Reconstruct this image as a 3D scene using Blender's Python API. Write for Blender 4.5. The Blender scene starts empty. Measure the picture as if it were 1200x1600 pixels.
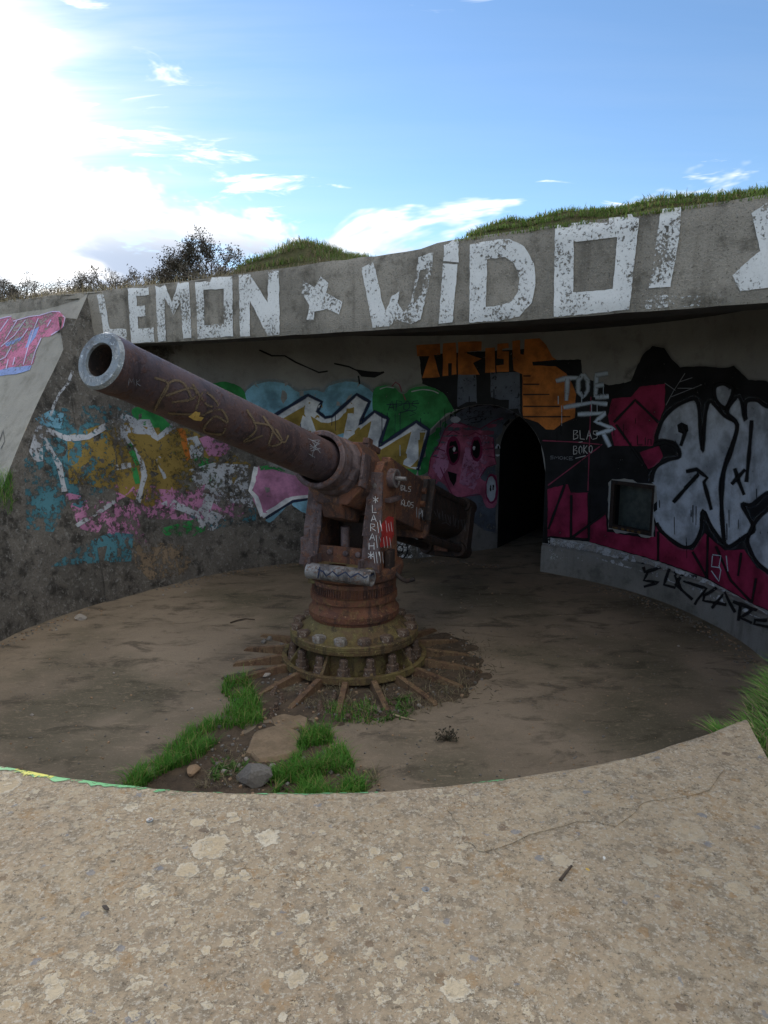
import bpy, bmesh, math, random
import numpy as np
from mathutils import Vector, Matrix, noise as mnoise
from mathutils.bvhtree import BVHTree
from mathutils.geometry import delaunay_2d_cdt
random.seed(7)
rnd = random.random
def U(a, b): return a + (b - a) * random.random()
SC = bpy.context.scene
COL = SC.collection

# ------------------------------------------------------------------ camera
H = 2.8                      # eye height above the pit floor
FPX, PITCH = 1080.0, math.radians(9.6)
cam_d = bpy.data.cameras.new('camera'); cam = bpy.data.objects.new('camera', cam_d); COL.objects.link(cam)
cam.location = (0, 0, H); cam.rotation_euler = (math.radians(90) - PITCH, 0, 0)
cam_d.sensor_fit = 'VERTICAL'; cam_d.sensor_height = 32.0; cam_d.lens = 32.0 * FPX / 1600.0
cam_d.clip_start = 0.05; cam_d.clip_end = 3000
SC.camera = cam

# ------------------------------------------------------------------ world, sun, exposure
SUN_AZ, SUN_EL = math.radians(-33), math.radians(18)        # azimuth from +Y, negative = left
SUN_DIR = Vector((math.sin(SUN_AZ) * math.cos(SUN_EL), math.cos(SUN_AZ) * math.cos(SUN_EL), math.sin(SUN_EL)))
SC.view_settings.view_transform = 'Standard'; SC.view_settings.look = 'None'
SC.view_settings.gamma = 1.0; SC.view_settings.exposure = 1.5
world = bpy.data.worlds.new('World'); SC.world = world; world.use_nodes = True
SKY_STRENGTH = 0.07
CLOUD_OFF = (-4.0, 9.0, 0)  # leaves a gap in view, bright added cloud outside it for fill

class NT:
    """small helper around a node tree"""
    def __init__(s, tree): s.t = tree; s.t.nodes.clear()
    def n(s, typ, ins=None, **props):
        nd = s.t.nodes.new(typ)
        for k, v in props.items(): setattr(nd, k, v)
        if ins:
            for k, v in ins.items(): s.put(nd.inputs[k], v)
        return nd
    def put(s, sock, v):
        if isinstance(v, bpy.types.NodeSocket): s.t.links.new(v, sock)
        elif isinstance(v, bpy.types.Node): s.t.links.new(v.outputs[0], sock)
        else:
            if sock.type == 'RGBA' and len(v) == 3: v = (*v, 1)
            sock.default_value = v
    def math(s, op, a, b=0.0, c=None, clamp=False):
        nd = s.n('ShaderNodeMath', operation=op, use_clamp=clamp); s.put(nd.inputs[0], a); s.put(nd.inputs[1], b)
        if c is not None: s.put(nd.inputs[2], c)
        return nd.outputs[0]
    def mix(s, fac, a, b, blend='MIX'):
        nd = s.n('ShaderNodeMix', data_type='RGBA', blend_type=blend)
        s.put(nd.inputs[0], fac); s.put(nd.inputs[6], a); s.put(nd.inputs[7], b); return nd.outputs[2]
    def noise(s, vec, scale, detail=4, rough=.55, dist=0.0, out=0):
        nd = s.n('ShaderNodeTexNoise', {'Scale': scale, 'Detail': min(detail, 5), 'Roughness': rough, 'Distortion': dist})
        if vec is not None: s.put(nd.inputs['Vector'], vec)
        return nd.outputs[out]
    def step(s, v, lo, hi):
        nd = s.n('ShaderNodeMapRange', interpolation_type='SMOOTHSTEP'); s.put(nd.inputs[0], v)
        nd.inputs[1].default_value = lo; nd.inputs[2].default_value = hi; return nd.outputs[0]
    def voro(s, vec, scale, feature='F1', rand=1.0):
        nd = s.n('ShaderNodeTexVoronoi', {'Scale': scale, 'Randomness': rand}, feature=feature); s.put(nd.inputs['Vector'], vec); return nd
    def scale(s, vec, xyz):
        nd = s.n('ShaderNodeMapping'); s.put(nd.inputs['Vector'], vec); nd.inputs['Scale'].default_value = xyz; return nd.outputs[0]

def build_world():
    w = NT(world.node_tree)
    out = w.n('ShaderNodeOutputWorld')
    sky = w.n('ShaderNodeTexSky', sky_type='NISHITA', sun_disc=False, sun_elevation=SUN_EL, sun_rotation=SUN_AZ,
              altitude=30, air_density=1.0, dust_density=.12, ozone_density=3.2)
    tc = w.n('ShaderNodeTexCoord').outputs['Generated']
    sep = w.n('ShaderNodeSeparateXYZ', {0: tc}); x, y, z = sep.outputs
    zc = w.math('MAXIMUM', z, 0.0)
    den = w.math('ADD', zc, .10)
    u = w.math('DIVIDE', x, den); v = w.math('DIVIDE', y, den)
    pv = w.n('ShaderNodeCombineXYZ', {0: u, 1: v, 2: 0.0}).outputs[0]
    dot = w.n('ShaderNodeVectorMath', {0: tc, 1: tuple(SUN_DIR)}, operation='DOT_PRODUCT').outputs['Value']
    dot = w.math('MAXIMUM', dot, 0.0)
    glow = w.math('POWER', dot, 120.0); glow2 = w.math('POWER', dot, 32.0)
    # cumulus bank low over the horizon, thicker towards the sun
    n1 = w.noise(w.scale(pv, (1.0, .8, 1)), 1.25, 8, .62, .4)
    low = w.math('SUBTRACT', 1.0, w.step(z, .19, .33))
    cov = w.math('ADD', w.math('MULTIPLY', low, .235), w.math('MULTIPLY', glow2, .12))
    bank = w.step(w.math('ADD', n1, cov), .69, .80)
    # broken cloud; the heavier cover out of view is added as fill light
    big = w.noise(w.n('ShaderNodeVectorMath', {0: pv, 1: CLOUD_OFF}, operation='ADD').outputs[0], .42, 3, .5)
    n2 = w.noise(w.scale(pv, (1.1, 2.0, 1)), 2.6, 9, .62, .6)
    wisp = w.step(w.math('ADD', n2, w.math('MULTIPLY', w.math('SUBTRACT', big, .5), 1.6)), .53, .70)
    # thin streaky veil in front of the sun
    rot = w.n('ShaderNodeMapping'); w.put(rot.inputs['Vector'], pv); rot.inputs['Rotation'].default_value = (0, 0, math.radians(-62)); rot.inputs['Scale'].default_value = (.5, 3.0, 1)
    n3 = w.noise(rot.outputs[0], 1.6, 7, .6, .3)
    veil = w.math('MULTIPLY', w.step(n3, .30, .75), w.math('ADD', w.math('MULTIPLY', glow2, 1.0), .03), clamp=True)
    # cloud tone: grey-blue undersides, bright tops; thin cloud scatters the sun forward
    n4 = w.noise(w.scale(pv, (1.0, .6, 1)), 1.3, 5, .5)
    under = w.math('MULTIPLY', w.math('SUBTRACT', 1.0, w.step(z, .17, .26)), w.step(n4, .36, .54))
    tone = w.mix(under, (8.8, 8.5, 8.0), (2.9, 3.4, 4.3))
    sc = w.math('ADD', 1.0, w.math('MULTIPLY', glow, 3.0))
    tone = w.n('ShaderNodeVectorMath', {0: tone, 'Scale': sc}, operation='SCALE').outputs[0]
    veilcol = w.n('ShaderNodeVectorMath', {0: (5.8, 5.8, 5.8), 'Scale': sc}, operation='SCALE').outputs[0]
    skyc = w.mix(1.0, sky.outputs[0], (.96, 1.0, 1.04), 'MULTIPLY')
    c = w.mix(veil, skyc, veilcol)
    c = w.mix(wisp, c, tone)
    c = w.mix(bank, c, tone)
    c = w.mix(w.math('MULTIPLY', glow, .75, clamp=True), c, veilcol)
    bg = w.n('ShaderNodeBackground', {'Color': c, 'Strength': SKY_STRENGTH})
    w.t.links.new(bg.outputs[0], out.inputs[0])
build_world()
sl = bpy.data.lights.new('sun', 'SUN'); sl.energy = 1.3; sl.angle = math.radians(8); sl.color = (1, .93, .82)
so = bpy.data.objects.new('sun', sl); COL.objects.link(so); so.location = (-20, 30, 25)
so.rotation_euler = (-SUN_DIR).to_track_quat('-Z', 'Y').to_euler()
SC.cycles.transparent_max_bounces = 24; SC.cycles.max_bounces = 7; SC.cycles.diffuse_bounces = 5

# ------------------------------------------------------------------ materials
MATS = {}
def newmat(name):
    m = bpy.data.materials.new(name); m.use_nodes = True; MATS[name] = m
    w = NT(m.node_tree); out = w.n('ShaderNodeOutputMaterial'); b = w.n('ShaderNodeBsdfPrincipled')
    w.t.links.new(b.outputs[0], out.inputs[0]); w.out = out; w.b = b
    w.co = w.n('ShaderNodeTexCoord').outputs['Object']
    return m, w
def bump(w, h, strength=.5, dist=.01):
    bn = w.n('ShaderNodeBump', {'Strength': strength, 'Distance': dist, 'Height': h}); w.t.links.new(bn.outputs[0], w.b.inputs['Normal'])

def m_concrete(name, c1, c2, dark, rough=.9, big=.7, stain=.5, speck=.35, bstr=.6, streak=True, bdist=.012):
    m, w = newmat(name); co = w.co
    n = w.noise(co, big, 6, .6); n2 = w.noise(co, big * 6, 6, .65); n3 = w.noise(co, 60, 4, .7)
    c = w.mix(w.step(n, .35, .65), c1, c2)
    c = w.mix(w.math('MULTIPLY', w.step(n2, .48, .70), stain), c, dark)
    if streak:
        s = w.noise(w.scale(co, (5, 5, .35)), 1.0, 5, .6)
        c = w.mix(w.math('MULTIPLY', w.step(s, .5, .72), stain * .7), c, dark)
    c = w.mix(w.math('MULTIPLY', w.step(n3, .55, .7), speck), c, dark)
    c = w.mix(w.math('MULTIPLY', w.step(w.noise(co, 95, 3, .7), .6, .72), speck * .7), c, tuple(min(1, q * 1.6) for q in c1))
    w.put(w.b.inputs['Base Color'], c); w.b.inputs['Roughness'].default_value = rough; w.b.inputs['Specular IOR Level'].default_value = .25
    bump(w, w.math('ADD', w.math('MULTIPLY', n2, 1.2), w.math('ADD', n3, w.math('MULTIPLY', w.noise(co, 22, 5, .6), .9))), bstr, bdist)
    return m
m_concrete('concrete_slab', (.35, .325, .28), (.23, .215, .185), (.085, .077, .062), stain=.75, speck=.95, bstr=.9)
m_concrete('concrete_rough', (.155, .145, .128), (.095, .09, .08), (.038, .036, .032), stain=.85, speck=.8, bstr=1.0, big=1.1, bdist=.03)
def m_blend():
    m, w = newmat('concrete_wall'); co = w.co
    at = w.n('ShaderNodeAttribute', attribute_name='rg', attribute_type='GEOMETRY').outputs['Fac']
    n = w.noise(co, .8, 6, .6); n2 = w.noise(co, 5, 6, .65); n3 = w.noise(co, 60, 4, .7); n4 = w.noise(co, 18, 6, .75)
    k = w.step(w.math('ADD', at, w.math('MULTIPLY', w.math('SUBTRACT', w.noise(co, 2.2, 6, .65), .5), 1.1)), .40, .62)
    c = w.mix(w.step(n, .35, .65), (.40, .39, .37), (.31, .30, .285))
    c = w.mix(w.math('MULTIPLY', w.step(n2, .5, .70), .4), c, (.19, .18, .165))
    c = w.mix(w.math('MULTIPLY', w.step(n3, .55, .7), .25), c, (.09, .085, .08))
    d = w.mix(w.step(n, .35, .65), (.19, .172, .148), (.125, .115, .10))
    d = w.mix(w.math('MULTIPLY', w.step(n2, .46, .66), .85), d, (.04, .037, .033))
    d = w.mix(w.math('MULTIPLY', w.step(n4, .52, .66), .7), d, (.31, .30, .275))
    d = w.mix(w.math('MULTIPLY', w.step(n3, .54, .66), .7), d, (.035, .033, .03))
    w.put(w.b.inputs['Base Color'], w.mix(k, c, d)); w.b.inputs['Roughness'].default_value = .92; w.b.inputs['Specular IOR Level'].default_value = .2
    hh = w.math('ADD', w.math('MULTIPLY', n2, .8), w.math('ADD', w.math('MULTIPLY', n3, .4), w.math('MULTIPLY', w.math('MULTIPLY', n4, 2.4), k)))
    bump(w, hh, .6, .02)
m_blend()
m_concrete('concrete_slope', (.36, .345, .30), (.29, .28, .25), (.17, .16, .13), stain=.5, speck=.4)
m_concrete('concrete_plinth', (.30, .295, .28), (.2, .2, .185), (.09, .088, .08), stain=.6, speck=.45)
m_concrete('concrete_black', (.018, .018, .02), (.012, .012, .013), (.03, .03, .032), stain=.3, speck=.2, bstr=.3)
m_concrete('concrete_soffit_shaded', (.10, .097, .092), (.075, .072, .068), (.03, .03, .028), stain=.5, speck=.3, bstr=.4, streak=False)  # underside concrete with the shadow below the slab darkened into its colour
m_concrete('concrete_vault', (.25, .24, .235), (.19, .185, .18), (.04, .04, .038), stain=.5, speck=.3, bstr=.4)

def m_floor():
    m, w = newmat('pit_floor'); co = w.co
    n = w.noise(co, .55, 6, .6, .6); n2 = w.noise(w.scale(co, (1, 1.9, 1)), 1.7, 8, .68, .5); n3 = w.noise(co, 40, 4, .7)
    c = w.mix(w.step(n, .38, .62), (.27, .216, .158), (.195, .156, .113))
    c = w.mix(w.math('MULTIPLY', w.step(n2, .50, .66), .8), c, (.075, .061, .045))
    c = w.mix(w.math('MULTIPLY', w.step(w.noise(co, 5, 7, .7), .56, .72), .5), c, (.085, .07, .053))
    c = w.mix(w.math('MULTIPLY', w.step(w.noise(co, .6, 3, .5), .46, .62), .55), c, (.062, .062, .036))
    c = w.mix(w.math('MULTIPLY', w.step(n3, .56, .68), .45), c, (.33, .27, .20))
    c = w.mix(w.math('MULTIPLY', w.step(w.noise(co, 120, 4, .75), .54, .64), .5), c, (.075, .06, .044))
    c = w.mix(w.math('MULTIPLY', w.step(w.noise(w.scale(co, (1, 2.4, 1)), 7, 5, .75, 1.2), .56, .62), .45), c, (.30, .235, .165))
    w.put(w.b.inputs['Base Color'], c); w.put(w.b.inputs['Roughness'], w.math('ADD', .62, w.math('MULTIPLY', n2, .35)))
    w.b.inputs['Specular IOR Level'].default_value = .3
    bump(w, w.math('ADD', w.math('MULTIPLY', n2, 1.5), w.math('MULTIPLY', n3, .5)), .5, .012)
m_floor()

def m_parapet():
    m, w = newmat('parapet_lichen'); co = w.co
    n = w.noise(co, 1.1, 6, .6); n2 = w.noise(co, 14, 7, .72); n3 = w.noise(co, 70, 5, .75)
    c = w.mix(w.step(n, .36, .64), (.375, .30, .205), (.32, .255, .18))
    c = w.mix(w.math('MULTIPLY', w.step(n2, .47, .60), .6), c, (.17, .145, .11))
    c = w.mix(w.math('MULTIPLY', w.step(w.noise(co, 38, 5, .8), .53, .64), .5), c, (.145, .12, .088))
    c = w.mix(w.math('MULTIPLY', w.step(w.noise(co, 9, 6, .7), .56, .66), .55), c, (.30, .19, .09))
    c = w.mix(w.math('MULTIPLY', w.step(n3, .53, .60), .75), c, (.47, .43, .36))
    c = w.mix(w.math('MULTIPLY', w.step(w.noise(co, 48, 5, .85), .56, .63), .75), c, (.06, .05, .038))
    # blue-grey pebbles of the aggregate
    wob = w.n('ShaderNodeVectorMath', {0: co, 1: w.n('ShaderNodeVectorMath', {0: w.noise(co, 25, 4, .6, out=1), 'Scale': .055}, operation='SCALE').outputs[0]}, operation='ADD').outputs[0]
    def spots(vec, sc, lo, hi, soft=.04):
        v = w.voro(vec, sc); d = v.outputs['Distance']; r = w.n('ShaderNodeSeparateColor', {0: v.outputs['Color']}).outputs
        rad = w.math('ADD', w.n('ShaderNodeMapRange', {0: r[0], 1: lo, 2: 1.0, 3: -.12, 4: hi}).outputs[0], w.math('MULTIPLY', w.math('SUBTRACT', n2, .5), .25))
        e = w.math('SUBTRACT', rad, d)
        return w.step(e, 0.0, soft), r, e
    s, r, _ = spots(wob, 17, .80, .34)
    c = w.mix(w.math('MULTIPLY', s, .6), c, (.18, .20, .235))
    s, r, _ = spots(w.n('ShaderNodeVectorMath', {0: wob, 1: (3.3, 1.7, 0)}, operation='ADD').outputs[0], 14, .66, .36)
    c = w.mix(w.math('MULTIPLY', s, .7), c, w.mix(r[1], (.12, .09, .07), (.34, .22, .11)))
    # lichen rosettes: lobed pale discs, several sizes
    wob2 = w.n('ShaderNodeVectorMath', {0: co, 1: w.n('ShaderNodeVectorMath', {0: w.noise(co, 38, 4, .65, out=1), 'Scale': .065}, operation='SCALE').outputs[0]}, operation='ADD').outputs[0]
    sx_ = w.n('ShaderNodeSeparateXYZ', {0: co}).outputs[0]
    dens = w.math('MULTIPLY', w.step(w.math('ADD', w.noise(co, 1.5, 3, .5), w.math('MULTIPLY', sx_, -.09)), .38, .60), w.math('SUBTRACT', 1.0, w.math('MULTIPLY', w.step(sx_, .5, 1.7), .75)))
    lich_h = None
    for k, (sc, lo, hi) in enumerate(((5.0, .62, .40), (9.0, .45, .43), (14.0, .36, .45), (21, .30, .46), (34, .30, .46), (60, .4, .45))):
        vec = w.n('ShaderNodeVectorMath', {0: wob2, 1: (k * 5.1, k * 2.3, 0)}, operation='ADD').outputs[0]
        s, r, e = spots(vec, sc, lo, hi, .03)
        fac = w.math('MULTIPLY', s, w.math('ADD', w.math('MULTIPLY', dens, .72), .25), clamp=True)
        rim = w.math('SUBTRACT', 1.0, w.step(e, .03, .14))
        lc = w.mix(r[1], (.54, .465, .34), (.43, .345, .23))
        lc = w.mix(w.math('MULTIPLY', rim, .55), lc, (.60, .57, .49))
        lc = w.mix(w.math('MULTIPLY', w.step(n3, .5, .68), .5), lc, (.26, .21, .15))
        c = w.mix(fac, c, lc)
        lich_h = fac if lich_h is None else w.math('ADD', lich_h, fac)
    w.put(w.b.inputs['Base Color'], c); w.b.inputs['Roughness'].default_value = .93; w.b.inputs['Specular IOR Level'].default_value = .2
    bump(w, w.math('ADD', w.math('ADD', w.math('MULTIPLY', n2, 1.2), n3), w.math('MULTIPLY', lich_h, .8)), .9, .009)
m_parapet()

def m_rust(name, c1, c2, c3, dark, metallic=.25, rough=.7, sc=3.0, bstr=.4):
    m, w = newmat(name); co = w.co
    n = w.noise(co, sc, 5, .68, .4); n2 = w.noise(co, sc * 4.3, 5, .72, .3); n3 = w.noise(w.scale(co, (9, 9, 1.0)), 1.0, 5, .65); n5 = w.noise(co, 70, 4, .75)
    c = w.mix(w.step(n, .44, .54), c1, c2)
    c = w.mix(w.math('MULTIPLY', w.step(n2, .53, .60), .85), c, c3)
    c = w.mix(w.math('MULTIPLY', w.step(n3, .52, .62), .7), c, dark)
    c = w.mix(w.math('MULTIPLY', w.step(w.noise(co, sc * 2.1, 5, .7), .57, .66), .8), c, dark)
    c = w.mix(w.math('MULTIPLY', w.step(n5, .55, .64), .65), c, dark)
    c = w.mix(w.math('MULTIPLY', w.step(w.noise(co, 38, 4, .75), .60, .66), .7), c, tuple(min(1, q * 2.0 + .02) for q in c3))
    w.put(w.b.inputs['Base Color'], c); w.b.inputs['Metallic'].default_value = metallic
    w.put(w.b.inputs['Roughness'], w.math('ADD', rough - .2, w.math('MULTIPLY', n2, .45)))
    bump(w, w.math('ADD', w.math('ADD', n2, w.step(n2, .53, .60)), w.math('MULTIPLY', n5, .8)), min(1, bstr * 1.6), .006)
m_rust('rust_barrel', (.10, .072, .078), (.12, .075, .07), (.11, .055, .042), (.05, .038, .043), .35, .52, 2.2, .25)
m_rust('rust_body', (.155, .062, .034), (.085, .045, .034), (.18, .082, .038), (.035, .022, .02))
m_rust('rust_purple', (.135, .10, .10), (.10, .07, .068), (.15, .07, .045), (.045, .03, .03))
m_rust('rust_orange', (.20, .08, .04), (.135, .055, .033), (.21, .115, .05), (.045, .027, .022))
m_rust('rust_olive', (.175, .135, .05), (.14, .09, .042), (.205, .17, .065), (.05, .037, .024))
m_rust('rust_rib', (.21, .135, .075), (.165, .095, .055), (.24, .165, .085), (.07, .045, .03))
m_rust('rust_dark', (.030, .022, .020), (.045, .028, .022), (.06, .034, .022), (.012, .011, .011))
m_rust('steel_muzzle', (.30, .33, .35), (.24, .27, .29), (.34, .36, .37), (.13, .14, .15), .5, .5)
m_rust('steel_worn', (.30, .29, .28), (.20, .19, .185), (.20, .12, .08), (.06, .05, .05), .4, .55, 6)
m_rust('bolt_rust', (.17, .115, .08), (.12, .075, .052), (.30, .25, .20), (.06, .04, .03), .2, .8, 9)
m_rust('bolt_pale', (.36, .34, .31), (.27, .24, .20), (.22, .15, .10), (.10, .08, .06), .2, .8, 9)

def m_simple(name, c1, c2, sc=6, rough=.85, bstr=.4, bd=.01, spec=.3):
    m, w = newmat(name); n = w.noise(w.co, sc, 6, .65); n2 = w.noise(w.co, sc * 7, 4, .7)
    c = w.mix(w.step(n, .35, .65), c1, c2); c = w.mix(w.math('MULTIPLY', w.step(n2, .5, .7), .45), c, tuple(q * .45 for q in c1))
    w.put(w.b.inputs['Base Color'], c); w.b.inputs['Roughness'].default_value = rough; w.b.inputs['Specular IOR Level'].default_value = spec
    bump(w, w.math('ADD', n, w.math('MULTIPLY', n2, .6)), bstr, bd)
m_simple('soil', (.12, .088, .06), (.075, .056, .04), 7, .95, 1.0, .03)
m_simple('ground_turf', (.075, .085, .03), (.10, .085, .045), 3, .95, .8, .04)
m_simple('earth_dry', (.13, .10, .06), (.085, .07, .04), 5, .95, 1.0, .04)
m_simple('stone_pale', (.40, .37, .33), (.30, .27, .24), 9)
m_simple('stone_grey', (.20, .19, .175), (.145, .135, .12), 9)
m_simple('stone_tan', (.36, .24, .15), (.27, .19, .12), 9)
m_simple('stone_dark', (.075, .06, .05), (.05, .04, .035), 9)
m_simple('slab_fragment', (.29, .215, .14), (.21, .155, .10), 6, .9, .9, .02)
m_simple('twig', (.09, .068, .05), (.06, .045, .035), 20)
m_simple('dead_stem', (.24, .21, .17), (.17, .145, .115), 20)
m_simple('straw', (.40, .33, .22), (.30, .24, .15), 20)
m_simple('bush_leaf', (.075, .06, .045), (.05, .05, .03), 8, .7)
m_simple('white_plastic', (.7, .7, .68), (.6, .6, .58), 9, .5)
m_simple('yellow_bit', (.62, .42, .08), (.5, .34, .06), 9, .5)
m_simple('grime_glass', (.095, .11, .10), (.05, .06, .055), 9, .35, .2, .004, .5)
m_simple('orange_rust_sill', (.20, .11, .04), (.11, .07, .035), 14, .9, .8)

def m_blade(name, cols, tip=(.30, .27, .12)):
    m, w = newmat(name)
    a = w.n('ShaderNodeAttribute', attribute_name='rv', attribute_type='GEOMETRY')
    sep = w.n('ShaderNodeSeparateColor', {0: a.outputs['Color']}).outputs
    c = w.mix(sep[0], cols[0], cols[1]); c = w.mix(w.step(sep[1], .82, .9), c, tip)
    d = w.n('ShaderNodeBsdfTranslucent', {'Color': c})
    w.put(w.b.inputs['Base Color'], c); w.b.inputs['Roughness'].default_value = .6; w.b.inputs['Specular IOR Level'].default_value = .25
    mx = w.n('ShaderNodeMixShader', {0: .35}); w.t.links.new(w.b.outputs[0], mx.inputs[1]); w.t.links.new(d.outputs[0], mx.inputs[2])
    w.t.links.new(mx.outputs[0], w.out.inputs[0])
m_blade('grass_pit', ((.06, .22, .025), (.13, .31, .045)), (.30, .28, .10))
m_blade('grass_bank', ((.085, .25, .04), (.19, .36, .075)), (.50, .43, .24))
m_blade('grass_roof', ((.09, .17, .03), (.18, .25, .065)), (.24, .20, .09))
m_blade('grass_dry', ((.22, .19, .12), (.32, .27, .17)), (.15, .14, .07))
m_blade('leaf_green', ((.05, .13, .02), (.09, .19, .04)), (.13, .2, .06))

def m_paint(name, col, wear=.3, sc=22, soft=0.0, var=.25, rough=.6, big=2.2, opac=1.0):
    """spray or brush paint on a wall: flakes off to the concrete underneath"""
    m, w = newmat('paint_' + name); co = w.co
    n = w.noise(co, sc, 6, .7); nb = w.noise(co, big, 5, .6)
    dk = tuple(q * (1 - var) for q in col); lt = tuple(min(1, q * (1 + var * .6)) for q in col)
    c = w.mix(w.step(nb, .35, .65), dk, lt); c = w.mix(w.math('MULTIPLY', w.step(w.noise(co, 50, 4, .7), .5, .7), .3), c, tuple(q * .5 for q in col))
    w.put(w.b.inputs['Base Color'], c); w.b.inputs['Roughness'].default_value = rough; w.b.inputs['Specular IOR Level'].default_value = .2
    fac = w.math('ADD', w.math('MULTIPLY', n, .62), w.math('MULTIPLY', nb, .38))
    t = .30 + .36 * wear
    al = w.step(fac, t - .025, t + .035)
    if soft > 0:
        a = w.n('ShaderNodeAttribute', attribute_name='edge', attribute_type='GEOMETRY').outputs['Fac']
        al = w.math('MULTIPLY', al, w.step(w.math('ADD', a, w.math('MULTIPLY', w.math('SUBTRACT', w.noise(co, 160, 3, .7), .5), soft)), .08, .08 + soft))
    if opac < 1: al = w.math('MULTIPLY', al, opac)
    w.put(w.b.inputs['Alpha'], al)
    return m
PC = dict(white=(.82, .85, .90), navy=(.025, .035, .07), blue=(.26, .52, .66), green=(.045, .28, .08), gold=(.40, .27, .06), black=(.014, .014, .016),
          crimson=(.30, .025, .075), silver=(.50, .54, .61), orange=(.58, .19, .04), pink=(.50, .14, .23), pinkd=(.26, .03, .09), mauve=(.52, .23, .38), teal=(.08, .21, .25))
m_paint('letter', (.70, .72, .72), .40, 34, 0, .1)
m_paint('letter_mid', (.68, .70, .70), .47, 30, 0, .1)
m_paint('letter_worn', (.66, .68, .68), .60, 30, 0, .1)
m_paint('smear', (.58, .6, .6), .72, 26, 0, .1)
for k_, c_ in PC.items(): m_paint(k_, c_, .16, 20, 0, .42, big=3.0)
PC['white'] = (.50, .52, .55); PC['gold'] = (.30, .21, .06); PC['blue'] = (.20, .42, .54)
for k_ in ('white', 'blue', 'gold', 'teal', 'green', 'mauve', 'black', 'pink', 'orange'): m_paint(k_ + '_worn', PC[k_], .46, 16, 0, .35)
for k_ in ('white', 'blue', 'gold', 'teal', 'green', 'mauve', 'orange'): m_paint(k_ + '_faint', PC[k_], .52, 13, 0, .35)
for k_ in ('white', 'black', 'navy', 'orange', 'pinkd'): m_paint(k_ + '_spray', PC[k_], .03, 20, .55, .1)
for k_ in ('blue', 'green', 'black', 'silver', 'crimson'): m_paint(k_ + '_halo', PC[k_], .12, 30, 1.6, .2, opac=.55)
m_paint('toe_spray', (.62, .72, .84), .22, 26, .8, .2)
m_paint('rose_spray', (.30, .05, .10), .1, 26, .4, .2)
m_paint('tag_white', (.62, .62, .62), .12, 40, .3, .1)
m_paint('tag_grey', (.30, .31, .33), .2, 40, .3, .1)
m_paint('tag_dim', (.13, .13, .14), .3, 40, .3, .1)
m_paint('tag_gold', (.155, .112, .07), .38, 30, .6, .2)
m_paint('wing_pink', (.50, .17, .27), .46, 24, 0, .25)
m_paint('wing_lilac', (.58, .50, .70), .22, 30, .5, .2)
m_paint('wing_blue', (.26, .34, .62), .35, 24, 0, .2)
m_paint('red_patch', (.38, .035, .03), .25, 26, 0, .2)
m_paint('yellow_flake', (.55, .36, .10), .3, 40, 0, .2)
m_paint('rim_green', (.12, .40, .17), .46, 18, 0, .2)
m_paint('rim_faded', (.14, .38, .18), .56, 22, 0, .25)
m_paint('rim_yellow', (.55, .55, .08), .5, 18, 0, .2)
m_paint('greyblue', (.13, .15, .19), .35, 18, 0, .3)
m_paint('tan', (.24, .18, .12), .55, 14, 0, .3)

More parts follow.
